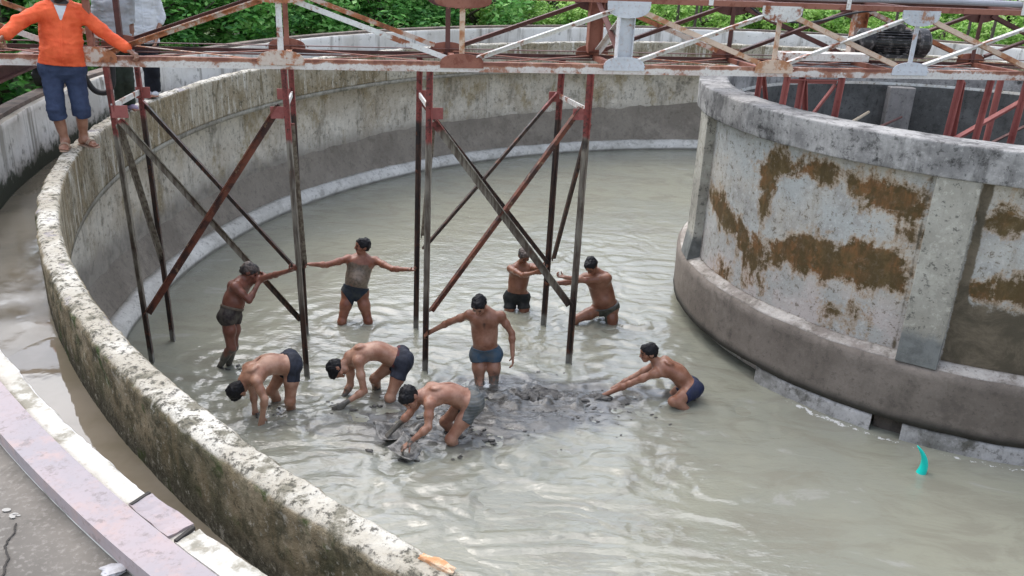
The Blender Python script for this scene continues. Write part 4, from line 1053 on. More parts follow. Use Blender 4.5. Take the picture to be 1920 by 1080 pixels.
POSES = {
 'pusher': {'pel':(-3.17,8.86,0.67), 'neck':(-3.05,8.99,1.00), 'head':(-2.97,9.03,1.12), 'shR':(-3.07,8.82,1.02), 'shL':(-2.99,9.05,0.98), 'elR':(-2.92,8.81,0.86), 'elL':(-2.70,8.95,1.11), 'wrR':(-2.84,8.97,1.03), 'wrL':(-2.42,8.74,1.27), 'hipR':(-3.17,8.79,0.65), 'hipL':(-3.16,8.95,0.58), 'knR':(-3.15,8.76,0.28), 'knL':(-3.16,8.86,0.25), 'anR':(-3.37,8.87,-0.06), 'anL':(-3.29,8.94,-0.12), 'holdL':(-2.36,8.70,1.31)},
 'spread': {'pel':(-2.04,10.36,0.42), 'neck':(-1.96,10.47,0.82), 'head':(-1.94,10.44,0.99), 'shR':(-2.13,10.43,0.81), 'shL':(-1.79,10.49,0.78), 'elR':(-2.34,10.12,0.83), 'elL':(-1.54,10.29,0.75), 'wrR':(-2.50,9.93,0.90), 'wrL':(-1.30,10.19,0.79), 'hipR':(-2.12,10.34,0.36), 'hipL':(-1.96,10.37,0.35), 'knR':(-2.19,10.20,0.02), 'knL':(-1.86,10.27,0.01), 'anR':(-2.21,10.32,-0.44), 'anL':(-1.88,10.38,-0.45), 'holdR':(-2.55,9.87,0.92), 'holdL':(-1.23,10.16,0.81)},
 'mid': {'pel':(-0.27,8.81,0.37), 'neck':(-0.30,8.79,0.86), 'head':(-0.35,8.64,1.00), 'shR':(-0.46,8.78,0.82), 'shL':(-0.11,8.79,0.82), 'elR':(-0.69,8.89,0.67), 'elL':(0.02,8.79,0.61), 'wrR':(-0.91,8.95,0.51), 'wrL':(0.04,8.71,0.38), 'hipR':(-0.35,8.80,0.31), 'hipL':(-0.17,8.81,0.32), 'knR':(-0.32,8.71,-0.02), 'knL':(-0.16,8.71,-0.03), 'anR':(-0.32,8.81,-0.48), 'anL':(-0.15,8.81,-0.49), 'holdR':(-0.97,8.97,0.46)},
 'old': {'pel':(0.06,10.95,0.20), 'neck':(0.11,10.95,0.64), 'head':(0.14,10.85,0.81), 'shR':(-0.03,10.87,0.61), 'shL':(0.26,11.03,0.59), 'elR':(0.13,10.58,0.63), 'elL':(0.33,10.85,0.63), 'wrR':(0.30,10.45,0.73), 'wrL':(0.40,10.54,0.78), 'hipR':(-0.02,10.95,0.15), 'hipL':(0.16,10.95,0.16), 'knR':(-0.02,10.85,-0.18), 'knL':(0.20,10.85,-0.17), 'anR':(-0.01,10.95,-0.67), 'anL':(0.22,10.95,-0.66), 'holdR':(0.37,10.41,0.77), 'holdL':(0.42,10.46,0.82)},
 'lean': {'pel':(1.27,10.66,0.22), 'neck':(1.10,10.58,0.70), 'head':(1.01,10.48,0.85), 'shR':(0.96,10.62,0.63), 'shL':(1.24,10.52,0.67), 'elR':(0.76,10.55,0.58), 'elL':(0.95,10.42,0.66), 'wrR':(0.53,10.48,0.57), 'wrL':(0.68,10.45,0.68), 'hipR':(1.19,10.67,0.16), 'hipL':(1.35,10.65,0.19), 'knR':(0.84,10.52,0.05), 'knL':(1.37,10.54,-0.13), 'anR':(0.95,10.69,-0.46), 'anL':(1.44,10.64,-0.61), 'holdR':(0.45,10.46,0.57), 'holdL':(0.59,10.46,0.69)},
 'bendA': {'pel':(-2.29,8.06,0.48), 'neck':(-2.66,7.76,0.44), 'head':(-2.72,7.66,0.37), 'shR':(-2.71,7.91,0.41), 'shL':(-2.53,7.66,0.47), 'elR':(-2.65,7.90,0.20), 'elL':(-2.44,7.60,0.31), 'wrR':(-2.63,7.85,0.02), 'wrL':(-2.48,7.61,0.09), 'hipR':(-2.33,8.15,0.46), 'hipL':(-2.25,8.00,0.49), 'knR':(-2.52,8.10,0.13), 'knL':(-2.27,7.90,0.13), 'anR':(-2.42,8.29,-0.35), 'anL':(-2.32,8.11,-0.34)},
 'bendB': {'pel':(-1.18,8.42,0.41), 'neck':(-1.69,8.32,0.47), 'head':(-1.83,8.22,0.37), 'shR':(-1.73,8.43,0.32), 'shL':(-1.60,8.19,0.48), 'elR':(-1.73,8.38,0.09), 'elL':(-1.53,8.11,0.17), 'wrR':(-1.81,8.26,-0.04), 'wrL':(-1.72,8.00,0.07), 'hipR':(-1.20,8.51,0.39), 'hipL':(-1.14,8.35,0.40), 'knR':(-1.47,8.44,0.15), 'knL':(-1.27,8.21,0.05), 'anR':(-1.46,8.68,-0.40), 'anL':(-1.22,8.42,-0.47)},
 'front': {'pel':(-0.36,7.60,0.39), 'neck':(-0.81,7.48,0.50), 'head':(-0.95,7.36,0.54), 'shR':(-0.89,7.61,0.39), 'shL':(-0.75,7.33,0.49), 'elR':(-0.97,7.52,0.26), 'elL':(-0.75,7.21,0.30), 'wrR':(-1.12,7.44,0.12), 'wrL':(-0.91,7.13,0.18), 'hipR':(-0.39,7.68,0.37), 'hipL':(-0.33,7.52,0.39), 'knR':(-0.62,7.64,0.12), 'knL':(-0.54,7.36,0.09), 'anR':(-0.47,7.79,-0.35), 'anL':(-0.43,7.59,-0.41)},
 'reach': {'pel':(2.04,8.59,0.13), 'neck':(1.66,8.62,0.39), 'head':(1.54,8.59,0.54), 'shR':(1.66,8.75,0.32), 'shL':(1.61,8.49,0.34), 'elR':(1.41,8.77,0.12), 'elL':(1.35,8.52,0.18), 'wrR':(1.13,8.73,-0.05), 'wrL':(1.08,8.56,-0.00), 'hipR':(2.04,8.68,0.10), 'hipL':(2.05,8.50,0.14), 'knR':(1.84,8.67,-0.05), 'knL':(1.82,8.33,0.09), 'anR':(2.22,8.65,-0.33), 'anL':(2.20,8.44,-0.21)},
 'orange': {'pel':(-4.33,8.25,3.43), 'neck':(-4.29,8.29,3.98), 'head':(-4.25,8.25,4.12), 'shR':(-4.42,8.22,3.92), 'shL':(-4.17,8.38,3.91), 'elR':(-4.53,7.98,3.83), 'elL':(-3.99,8.39,3.75), 'wrR':(-4.59,7.85,3.73), 'wrL':(-3.75,8.37,3.59), 'hipR':(-4.42,8.21,3.38), 'hipL':(-4.25,8.29,3.38), 'knR':(-4.39,8.13,3.04), 'knL':(-4.21,8.25,3.04), 'anR':(-4.38,8.19,2.73), 'anL':(-4.26,8.32,2.76), 'holdL':(-3.68,8.37,3.55)},
 'grey': {'pel':(-4.67,10.18,3.34), 'neck':(-4.65,10.19,3.94), 'head':(-4.61,10.16,4.10), 'shR':(-4.80,10.12,3.88), 'shL':(-4.51,10.25,3.90), 'elR':(-4.87,10.12,3.62), 'elL':(-4.54,10.29,3.62), 'wrR':(-4.85,10.07,3.40), 'wrL':(-4.52,10.22,3.40), 'hipR':(-4.72,10.16,3.31), 'hipL':(-4.61,10.21,3.31), 'knR':(-4.67,10.12,2.99), 'knL':(-4.59,10.16,3.00), 'anR':(-4.70,10.16,2.70), 'anL':(-4.62,10.20,2.71)},
 'white': {'pel':(-4.76,11.16,3.34), 'neck':(-4.75,11.17,3.95), 'head':(-4.71,11.14,4.11), 'shR':(-4.90,11.11,3.90), 'shL':(-4.61,11.23,3.90), 'elR':(-4.95,11.12,3.64), 'elL':(-4.58,11.29,3.64), 'wrR':(-4.90,11.05,3.42), 'wrL':(-4.59,11.11,3.39), 'hipR':(-4.82,11.14,3.30), 'hipL':(-4.71,11.19,3.30), 'knR':(-4.73,11.12,3.00), 'knL':(-4.68,11.14,3.00), 'anR':(-4.76,11.16,2.69), 'anL':(-4.71,11.19,2.70)},
}

# ------------------------------------------------------------------ people: one continuous surface each, meshed from a distance field
def nrm(v): v = np.asarray(v, float); return v / (np.linalg.norm(v) + 1e-9)
class Field:
    def __init__(s, h=.0075): s.p = []; s.h = h
    def cone(s, a, b, ra, rb, k=.02, flat=None, sub=False):
        """tapered capsule from a to b; flat = (axis, factor) squashes it along the axis"""
        s.p.append((np.asarray(a, float), np.asarray(b, float), ra, rb, k, flat, sub))
    def ball(s, c, r, k=.02, flat=None, sub=False): s.cone(c, np.asarray(c, float) + 1e-4, r, r, k, flat, sub)
    def eval(s, grow=0.0, clip=None, noise=None):
        lo = np.min([np.minimum(p[0] - p[2], p[1] - p[3]) for p in s.p], 0) - .05 - grow
        hi = np.max([np.maximum(p[0] + p[2], p[1] + p[3]) for p in s.p], 0) + .05 + grow
        h = s.h; n = np.ceil((hi - lo) / h).astype(int) + 1
        d = np.full(n, .5, np.float32)
        ax = [lo[i] + h * np.arange(n[i]) for i in range(3)]
        for a, b, ra, rb, k, flat, sub in s.p:
            m = max(ra, rb) + k + 3 * h + grow
            i0 = np.maximum(((np.minimum(a, b) - m - lo) / h).astype(int), 0); i1 = np.minimum(((np.maximum(a, b) + m - lo) / h).astype(int) + 2, n)
            X = ax[0][i0[0]:i1[0], None, None] - a[0]; Y = ax[1][None, i0[1]:i1[1], None] - a[1]; Z = ax[2][None, None, i0[2]:i1[2]] - a[2]
            ba = b - a
            if flat is not None:
                w, fct = flat; w = nrm(w); q = X * w[0] + Y * w[1] + Z * w[2]; g = (1 / fct - 1)
                X = X + w[0] * q * g; Y = Y + w[1] * q * g; Z = Z + w[2] * q * g
                ba = ba + w * ba.dot(w) * g
            l2 = ba.dot(ba) + 1e-12
            t = np.clip((X * ba[0] + Y * ba[1] + Z * ba[2]) / l2, 0, 1)
            dd = np.sqrt((X - t * ba[0]) ** 2 + (Y - t * ba[1]) ** 2 + (Z - t * ba[2]) ** 2) - (ra + (rb - ra) * t)
            if flat is not None: dd = dd * (.5 + .5 * flat[1])
            dd = dd - (0 if sub else grow)
            sl = (slice(i0[0], i1[0]), slice(i0[1], i1[1]), slice(i0[2], i1[2])); cur = d[sl]
            if sub:
                e = -dd; hh = np.maximum(k - np.abs(cur - e), 0) / max(k, 1e-6); d[sl] = np.maximum(cur, e) + hh * hh * k * .25
            else:
                hh = np.maximum(k - np.abs(cur - dd), 0) / max(k, 1e-6); d[sl] = np.minimum(cur, dd) - hh * hh * k * .25
        if noise is not None or clip is not None:
            G = np.stack(np.meshgrid(*ax, indexing='ij'), -1)
            near = np.abs(d) < .06
            if noise is not None: d[near] += noise(G[near])
            if clip is not None: d = np.maximum(d, clip(G).astype(np.float32))
        return d, lo
    def mesh(s, name, **kw):
        d, lo = s.eval(**kw); h = s.h
        S = d < 0
        cnt = np.zeros(np.array(d.shape) - 1, np.uint8)
        O = [(i, j, k) for i in (0, 1) for j in (0, 1) for k in (0, 1)]
        sh = lambda a, o: a[o[0]:a.shape[0] - 1 + o[0], o[1]:a.shape[1] - 1 + o[1], o[2]:a.shape[2] - 1 + o[2]]
        for o in O: cnt += sh(S, o)
        act = (cnt > 0) & (cnt < 8); idx = np.argwhere(act)
        vid = np.full(act.shape, -1, np.int32); vid[act] = np.arange(len(idx))
        acc = np.zeros((len(idx), 3)); num = np.zeros(len(idx))
        val = {o: d[idx[:, 0] + o[0], idx[:, 1] + o[1], idx[:, 2] + o[2]] for o in O}
        for o in O:
            for axn in range(3):
                if o[axn]: continue
                o2 = list(o); o2[axn] = 1; o2 = tuple(o2)
                da, db = val[o], val[o2]; m = (da < 0) != (db < 0)
                t = da[m] / (da[m] - db[m]); pt = np.tile(np.array(o, float), (m.sum(), 1)); pt[:, axn] += t
                acc[m] += pt; num[m] += 1
        V = (idx + acc / num[:, None]) * h + lo
        F = []
        a = S[:-1, 1:-1, 1:-1]; b = S[1:, 1:-1, 1:-1]; e = np.argwhere(a != b); fl = a[a != b]; i, j, k = e[:, 0], e[:, 1] + 1, e[:, 2] + 1
        q = np.stack([vid[i, j - 1, k - 1], vid[i, j, k - 1], vid[i, j, k], vid[i, j - 1, k]], -1); q[~fl] = q[~fl][:, ::-1]; F.append(q)
        a = S[1:-1, :-1, 1:-1]; b = S[1:-1, 1:, 1:-1]; e = np.argwhere(a != b); fl = a[a != b]; i, j, k = e[:, 0] + 1, e[:, 1], e[:, 2] + 1
        q = np.stack([vid[i - 1, j, k - 1], vid[i - 1, j, k], vid[i, j, k], vid[i, j, k - 1]], -1); q[~fl] = q[~fl][:, ::-1]; F.append(q)
        a = S[1:-1, 1:-1, :-1]; b = S[1:-1, 1:-1, 1:]; e = np.argwhere(a != b); fl = a[a != b]; i, j, k = e[:, 0] + 1, e[:, 1] + 1, e[:, 2]
        q = np.stack([vid[i - 1, j - 1, k], vid[i, j - 1, k], vid[i, j, k], vid[i - 1, j, k]], -1); q[~fl] = q[~fl][:, ::-1]; F.append(q)
        F = np.concatenate(F)
        return mesh_np(name, V, F.ravel(), np.full(len(F), 4)), V

def rot(v, ax, a):
    ax = nrm(ax); v = np.asarray(v, float); return v * math.cos(a) + np.cross(ax, v) * math.sin(a) + ax * ax.dot(v) * (1 - math.cos(a))

def hand(F, wr, dr, palm, curl, left, s):
    """palm: direction the palm faces; five separate fingers, the thumb leaves the side of the palm"""
    dr = nrm(dr); palm = nrm(np.asarray(palm, float) - dr * np.dot(palm, dr)); lat = np.cross(dr, palm) * (1 if left else -1)
    k = .006
    for o in (-.024, -.008, .009, .024):
        F.cone(wr + dr * .012 * s + lat * o * .7 * s, wr + dr * .085 * s + lat * o * s, .0165 * s, .0145 * s, .014, (palm, .75))
    ax = np.cross(dr, palm)
    for o, L, sp in ((.026, .070, .10), (.009, .079, .03), (-.009, .073, -.04), (-.025, .058, -.12)):
        p = wr + dr * .088 * s + lat * o * s; d = nrm(dr + lat * sp)
        for q, (fr, r0, r1) in enumerate(((.46, .0088, .0080), (.30, .0080, .0072), (.24, .0072, .0062))):
            d = rot(d, ax, curl * (.95, 1.25, .8)[q]); p2 = p + d * L * fr * s; F.cone(p, p2, r0 * s * 1.08, r1 * s * 1.08, k); p = p2
    p = wr + dr * .022 * s + lat * .024 * s; d = nrm(dr * .68 + lat * .70 + palm * (.25 + .5 * curl))
    p2 = p + d * .042 * s; F.cone(p, p2, .0135 * s, .0105 * s, .010); d2 = nrm(d + palm * (.2 + .7 * curl) + dr * .35 - lat * .45 * curl); F.cone(p2, p2 + d2 * .036 * s, .0102 * s, .0082 * s, k)

_skin = {}
def skin_mat(name, base, mud_c=(.13, .122, .105)):
    if name in _skin: return _skin[name]
    M = Mat(name)
    n1 = M.noise(7, 5, .6); n2 = M.noise(26, 5, .65); n3 = M.noise(4.2, 6, .65, M.map((1, 1, .6)))
    c = M.mix(M.ramp(n1, .35, .65), base, tuple(base[i] * (.66, .54, .48)[i] for i in range(3)))
    c = M.mix(M.math('MULTIPLY', M.ramp(n2, .5, .7), .25), c, tuple(x * .62 for x in base))
    mk = M.attr("mark")
    c = M.mix(M.ramp(mk, .25, 1.05), c, (.014, .010, .009))
    c = M.mix(M.ramp(M.attr("lip"), .3, .8, 0, .6), c, (.22, .07, .055))
    mf = M.math('ADD', M.attr("mud"), M.math('MULTIPLY', M.math('SUBTRACT', M.math('ADD', M.math('MULTIPLY', n3, .65), M.math('MULTIPLY', n2, .35)), .5), 1.8))
    k = M.ramp(mf, .48, .66)
    c = M.mix(k, c, M.mix(M.ramp(n2, .4, .65), mud_c, tuple(x * .55 for x in mud_c)))
    _skin[name] = M.done(c, M.math('ADD', M.math('MULTIPLY', n2, .26), .24), M.bump(M.math('ADD', n2, M.math('MULTIPLY', k, .6)), .14, .004), spec=.42, sss=.06)
    return _skin[name]
def cloth_mat(name, base, alt=None, stripes=0.0):
    M = Mat(name); n1 = M.noise(9, 6, .62); n2 = M.noise(60, 3, .6); n3 = M.noise(1, 4, .6, M.map((18, 18, 7), rot=(.4, .3, 0)))
    c = M.mix(M.ramp(n1, .35, .68), base, alt or tuple(x * .55 for x in base))
    if stripes: c = M.mix(M.math('MULTIPLY', M.ramp(M.math('SINE', M.math('MULTIPLY', M.sep()[2], 190.0), 0), .2, .8), stripes), c, (.40, .44, .47))
    return M.done(c, .72, M.bump(M.math('ADD', n3, M.math('MULTIPLY', n2, .25)), .5, .012), spec=.25)
M = Mat("black_hair"); n1 = M.noise(1, 5, .65, M.map((80, 80, 30))); m_hair = M.done(M.mix(n1, (.004, .004, .005), (.012, .011, .013)), .55, M.bump(n1, .6, .006), spec=.25)
M = Mat("muddy_hair"); n1 = M.noise(1, 5, .65, M.map((60, 60, 26))); n2 = M.noise(12, 5, .6); m_hair_mud = M.done(M.mix(M.ramp(n2, .42, .62), (.10, .075, .062), (.020, .016, .015)), .6, M.bump(n1, .6, .006))

def frame_of(P):
    up = nrm(P['neck'] - P['pel']); left = nrm((P['shL'] - P['shR']) * .6 + (P['hipL'] - P['hipR']) * 1.0)
    left = nrm(left - up * left.dot(up)); return up, left, np.cross(left, up)

def person(key, label, skin, hf, hu=None, s=.95, belly=1.0, arch=0.0, build=1.0, hair='short', hairmat=None, trunks=None, curlR=.25, curlL=.25, palmR=None, palmL=None, mud=None, beard=0.0, outfit=None, feet=False, legs_h=.0075, tache=.6, bald=0.0):
    P = {k: np.array(v) for k, v in POSES[key].items()}
    up, left, fw = frame_of(P); b = build * s
    pel, neck = P['pel'], P['neck']; sp = neck - pel; mid = pel + sp * .48 - fw * arch
    chest = pel + sp * .80 - fw * arch * .55
    upl = nrm(mid - pel); upu = nrm(neck - mid); fl = np.cross(left, upl); fu = np.cross(left, upu)
    T = Field(); L = Field()       # T torso, L legs: kept apart for the clothes
    def torso(F):
        F.cone(P['hipR'] + upl * .02, P['hipL'] + upl * .02, .098 * b, .098 * b, .04, (fl, .92))
        for sd, hp in ((-1, P['hipR']), (1, P['hipL'])): F.ball(hp - fl * .055 * b - upl * .005 - left * sd * .012, .082 * b, .035)
        F.cone(pel + upl * .04, mid, .138 * b, .140 * b, .05, (fl, .70))
        if belly > 0: F.ball(pel + upl * .13 + fl * .035, .118 * b * belly, .07)
        F.cone(mid, chest, .142 * b, .152 * b, .05, (fu, .68))
        F.cone(P['shR'] * .86 + P['shL'] * .14 - upu * .035, P['shL'] * .86 + P['shR'] * .14 - upu * .035, .060 * b, .060 * b, .05)
        for sd, sh in ((-1, P['shR']), (1, P['shL'])):
            F.ball(chest + fu * .070 * b + left * sd * .070 * b + upu * .005, .066 * b, .03, (fu, .5))
            F.ball(chest - fu * .080 * b + left * sd * .082 * b + upu * .012, .058 * b, .025, (fu, .45))
            F.cone(mid - fu * .060 * b + left * sd * .035, pel + upl * .06 - fl * .065 * b + left * sd * .032, .038 * b, .034 * b, .03)
            F.cone(neck + upu * .035 - fu * .012, sh * .62 + neck * .38 - upu * .006, .042 * b, .036 * b, .04)
            F.cone(chest - upu * .02 + left * sd * .105 * b, mid + left * sd * .075 * b, .050 * b, .045 * b, .04)
        F.cone(chest - fu * .118 * b, pel + upl * .10 - fl * .108 * b, .020, .016, .035, None, True)
        if belly > 0: F.ball(pel + upl * .115 + fl * (.035 + .118 * belly) * b, .007, .012, None, True)
    lb = b * (.80 if outfit else 1.0)
    def legs(F, full=True):
        for sd in 'RL':
            hp, kn = P['hip' + sd], P['kn' + sd]; an = P.get('an' + sd)
            F.cone(hp, kn, .086 * lb, .054 * lb, .035)
            F.ball(hp * .6 + kn * .4 + fl * .014, .076 * lb, .04)
            F.ball(kn + fl * .010, .052 * b, .03)
            if an is not None and full:
                d = nrm(an - kn); bk = nrm(-fl - d * np.dot(-fl, d))
                F.cone(kn, an, .048 * b, .035 * b, .03); F.cone(kn + d * .06 + bk * .018, kn + d * .20 + bk * .012, .046 * b, .036 * b, .035)
    B = Field(); B.p = []
    torso(B); legs(B)
    H = P['head']
    B.cone(neck - upu * .02, H * .62 + neck * .38, .058 * s, .050 * s, .025)
    for sd in 'RL':
        sh, el, wr = P['sh' + sd], P['el' + sd], P['wr' + sd]; lf = sd == 'L'
        B.ball(sh, .056 * b, .035); B.cone(sh, el, .047 * b, .037 * b, .03)
        B.ball(sh * .55 + el * .45 + fw * .006, .045 * b, .03)
        B.cone(el, wr, .037 * b, .026 * b, .02); B.ball(el * .75 + wr * .25, .040 * b, .025)
        dr = nrm(wr - el); pm = (palmL if lf else palmR)
        if 'hold' + sd in P:
            g = P['hold' + sd]; pm = g - wr if pm is None else pm
        if pm is None: pm = -left * (1 if lf else -1)
        B.cone(wr - dr * .03, wr + dr * .02, .025 * s, .022 * s, .012, (nrm(np.asarray(pm, float) - dr * np.dot(pm, dr)), .75))
        hand(B, wr, dr, np.asarray(pm, float), curlL if lf else curlR, lf, s * 1.02)
    if feet:
        for sd in 'RL':
            an = P['an' + sd]; fdir = nrm(np.array(feet[0 if sd == 'R' else 1])); z = np.array([0, 0, 1.]); gl = np.cross(z, fdir); g0 = np.array([an[0], an[1], FEET_Z + .012])
            B.cone(an, g0 + z * .035 - fdir * .02, .036 * s, .038 * s, .02); B.ball(g0 - fdir * .035 + z * .022, .034 * s, .02)
            B.cone(g0 + fdir * .02 + z * .045, g0 + fdir * .13 + z * .014, .036 * s, .030 * s, .03, (z, .8))
            B.cone(g0 + fdir * .10 + gl * .016 + z * .012, g0 + fdir * .13 - gl * .02 + z * .012, .028 * s, .026 * s, .02, (z, .6))
            for q, (o, l) in enumerate(((.030, .052), (.012, .054), (-.004, .048), (-.019, .040), (-.033, .030))):
                oo = o * (1 if sd == 'R' else -1); B.cone(g0 + fdir * .125 + gl * oo + z * .008, g0 + fdir * (.125 + l) + gl * oo * 1.1 + z * .004, .0125 if q == 0 else .0098, .0105 if q == 0 else .008, .006)
    # head
    hf = nrm(hf); hu = nrm(np.array(hu if hu is not None else H - neck)); hf = nrm(hf - hu * hf.dot(hu)); hl = np.cross(hu, hf); q = s * 1.0
    hd = lambda f, u, l: H + (hf * f + hu * u + hl * l) * q
    def skull(F, g=0.0):
        F.cone(hd(-.026, .030, 0), hd(.022, .030, 0), (.080 + g) * q, (.075 + g) * q, .02, (hl, .90))
    skull(B)
    B.cone(hd(.030, .010, 0), hd(.042, -.070, 0), .062 * q, .036 * q, .025, (hl, .88))
    B.cone(hd(.005, -.030, 0), hd(.040, -.078, 0), .052 * q, .028 * q, .02)
    B.ball(hd(.062, -.082, 0), .020 * q, .02)
    B.cone(hd(.092, .012, 0), hd(.108, -.026, 0), .0095 * q, .014 * q, .010)
    for sd in (-1, 1):
        B.ball(hd(.100, -.029, sd * .012), .009 * q, .006)
        B.cone(hd(.086, .024, sd * .012), hd(.072, .026, sd * .046), .012 * q, .010 * q, .010)
        B.ball(hd(.096, .004, sd * .031), .013 * q, .008, None, True)
        B.ball(hd(.079, .003, sd * .031), .0125 * q, .003)
        B.ball(hd(.060, -.022, sd * .044), .022 * q, .018)
        B.ball(hd(-.006, -.008, sd * .074), .029 * q, .006, (nrm(hl + hf * .25 * sd), .30)); B.ball(hd(-.002, -.006, sd * .086), .014 * q, .006, (hl, .4), True)
    B.cone(hd(.090, -.050, .016), hd(.090, -.050, -.016), .0075 * q, .0075 * q, .004); B.cone(hd(.087, -.062, .013), hd(.087, -.062, -.013), .0085 * q, .0085 * q, .004)
    root = empty("person", tuple(P['pel'] * [1, 1, 0] + [0, 0, FEET_Z if feet else 0]), label, "person", None)
    loc = np.array(root.location[:])
    def place(me): 
        n = len(me.vertices); co = np.empty(n * 3, np.float32); me.vertices.foreach_get("co", co); co = co.reshape(-1, 3) - loc; me.vertices.foreach_set("co", co.ravel().astype(np.float32)); me.update()
    me, V = B.mesh("body")
    if len(V) == len(me.vertices):
        rel = (V - H) / q; hfc, huc, hlc = rel @ hf, rel @ hu, rel @ hl; al = np.abs(hlc)
        mk = np.zeros(len(V))
        mk = np.maximum(mk, (np.hypot(al - .031, huc - .003) < .012) * (hfc > .07) * 1.0)
        mk = np.maximum(mk, (np.abs(huc - .0265 - .05 * (.03 - al)) < .0065) * (al > .010) * (al < .050) * (hfc > .06))
        mk = np.maximum(mk, tache * (np.abs(huc + .041) < .0065) * (al < .032) * (hfc > .075) * 1.1)
        if beard: mk = np.maximum(mk, beard * ((huc < -.03) & (huc > -.12) & (hfc > .0) & (hfc < .2) & ~((np.abs(huc + .056) < .012) & (al < .022)) & ~((al < .02) & (huc > -.045))))
        for sd in (-1, 1):
            nip = chest + fu * .1 * b + left * sd * .085 * b - upu * .03; mk = np.maximum(mk, .42 * (np.linalg.norm(V - nip - fu * np.clip((V - nip) @ fu, -.05, .05)[:, None], axis=1) < .012))
        if mud and mud.get('chesthair'):
            c0 = (V - chest); a1, a2, a3 = c0 @ left, c0 @ upu, c0 @ fu; mk = np.maximum(mk, mud['chesthair'] * np.exp(-(a1 / .055) ** 2 - ((a2 - .0) / .065) ** 2) * (a3 > .03) + mud['chesthair'] * .8 * np.exp(-(a1 / .018) ** 2) * (a2 < 0) * (a2 > -.33) * (a3 > 0))
        add_attr(me, "mark", mk)
        add_attr(me, "lip", ((np.abs(huc + .056) < .011) & (al < .021) & (hfc > .08)).astype(float))
        mv = np.zeros(len(V))
        if mud:
            if 'water' in mud: mv = np.maximum(mv, mud['water'] * np.clip(1 - (V[:, 2] - .02) / mud.get('wh', .18), 0, 1) ** .7)
            if 'torso' in mud:
                a = (V - pel) @ up / np.linalg.norm(sp); mv = np.maximum(mv, mud['torso'] * np.clip((1.05 - a) / .35, 0, 1) * (a > -.05) * np.clip((.21 - np.abs((V - pel) @ left)) / .07, 0, 1))
            for (sd, amt) in mud.get('arms', []):
                mv = np.maximum(mv, amt * np.exp(-(np.minimum(np.linalg.norm(V - P['wr' + sd], axis=1), np.linalg.norm(V - (P['wr' + sd] * 2 - (P['el' + sd] + P['wr' + sd]) / 2), axis=1)) / mud.get('ar', .13)) ** 2))
            mv += mud.get('all', 0)
        add_attr(me, "mud", mv)
    place(me); obj("body", me, skin, root)
    # hair: a cap over the skull that ends at the hairline
    Fh = Field(.0065); skull(Fh, .011); Fh.ball(hd(-.035, -.015, 0), .070 * q, .02, (hl, .95)); Fh.ball(hd(.050, .072, .012), .036 * q, .03)
    hn = nrm(hf * .80 - hu * .60); h2 = nrm(hf * .25 - hu * 1.0)
    hl_off = {'short': .040, 'long': .050}[hair]
    def hclip(G):
        r = G - H; nn = (.011 * fbm(G.reshape(-1, 3) * 45, 2, 13)).reshape(G.shape[:3]); return np.maximum((r @ hn) - (hl_off - .003) * q + nn, (r @ h2) - (.048 if hair == 'short' else .066) * q)
    me, _ = Fh.mesh("hair", clip=hclip, noise=lambda p: (.008 * fbm(p * 70, 3, 5) + .010 * fbm(p * 30, 2, 9)).astype(np.float32)); place(me); obj("hair", me, hairmat or m_hair, root)
    # clothes
    fold = lambda amp, sc: (lambda p: (amp * fbm(p * np.array([sc, sc, sc * .5]), 3, 77)).astype(np.float32))
    if trunks:
        F2 = Field(.0075); torso(F2); F2.p = [p for p in F2.p if not p[6]]; legs(F2, False)
        wz, fr = trunks['waist'], trunks['leg']
        def tclip(G):
            c = (G - pel) @ upl - wz
            out = np.full(G.shape[:3], -1.0)
            for sd in 'RL':
                hp, kn = P['hip' + sd], P['kn' + sd]; d = kn - hp; Ln = np.linalg.norm(d); d /= Ln
                lat = left * (1 if sd == 'L' else -1)
                side = (G - pel) @ lat > 0
                cut = (G - hp) @ d - fr * Ln - trunks.get('vee', 0.0) * ((G - pel) @ lat - .10)* -1
                out = np.where(side, cut, out)
            return np.maximum(c, out)
        me, _ = F2.mesh("swim_trunks" if fr < .3 else "shorts", grow=trunks.get('grow', .008), clip=tclip, noise=fold(trunks.get('fold', .004), 22)); place(me)
        o = obj("swim_trunks" if fr < .3 else "shorts", me, trunks['mat'], root)
        if trunks.get('band'):
            F3 = Field(.0065); torso(F3); F3.p = [p for p in F3.p if not p[6]]
            me, _ = F3.mesh("waistband", grow=.0125, clip=lambda G: np.abs((G - pel) @ upl - wz + .014) - .014); place(me); obj("waistband", me, trunks['band'], root)
    if outfit: outfit(P, root, place, torso, legs, up, left, fw, upl, upu, fl, fu, pel, neck, mid, chest, s, b, hd)
    return root
FEET_Z = Z_WEIR + .012
NX = np.array
m_tr_dark = cloth_mat("muddy_dark_cloth", (.028, .020, .020), (.085, .075, .062))
m_tr_navy = cloth_mat("wet_navy_cloth", (.014, .022, .038), (.045, .05, .05))
m_tr_blue = cloth_mat("slate_blue_cloth", (.050, .095, .145), (.10, .115, .125))
m_tr_black = cloth_mat("wet_black_cloth", (.012, .014, .015), (.035, .035, .033))
m_tr_olive = cloth_mat("muddy_olive_cloth", (.045, .048, .036), (.11, .11, .09))
m_tr_slate = cloth_mat("dark_slate_cloth", (.038, .042, .058), (.022, .024, .032))
m_tr_stripe = cloth_mat("striped_wet_cloth", (.075, .085, .088), (.15, .145, .13), .13)
m_tr_deep = cloth_mat("deep_blue_cloth", (.016, .022, .060), (.03, .035, .06))
m_band_red = cloth_mat("maroon_band", (.10, .03, .035))
m_band_tan = cloth_mat("tan_band", (.15, .12, .09))
m_band_grey = cloth_mat("grey_band", (.16, .16, .15))
SK_RED = skin_mat("reddish_brown_skin", (.215, .090, .062)); SK_BRN = skin_mat("brown_skin", (.25, .115, .070)); SK_TAN = skin_mat("tan_skin", (.34, .170, .105))
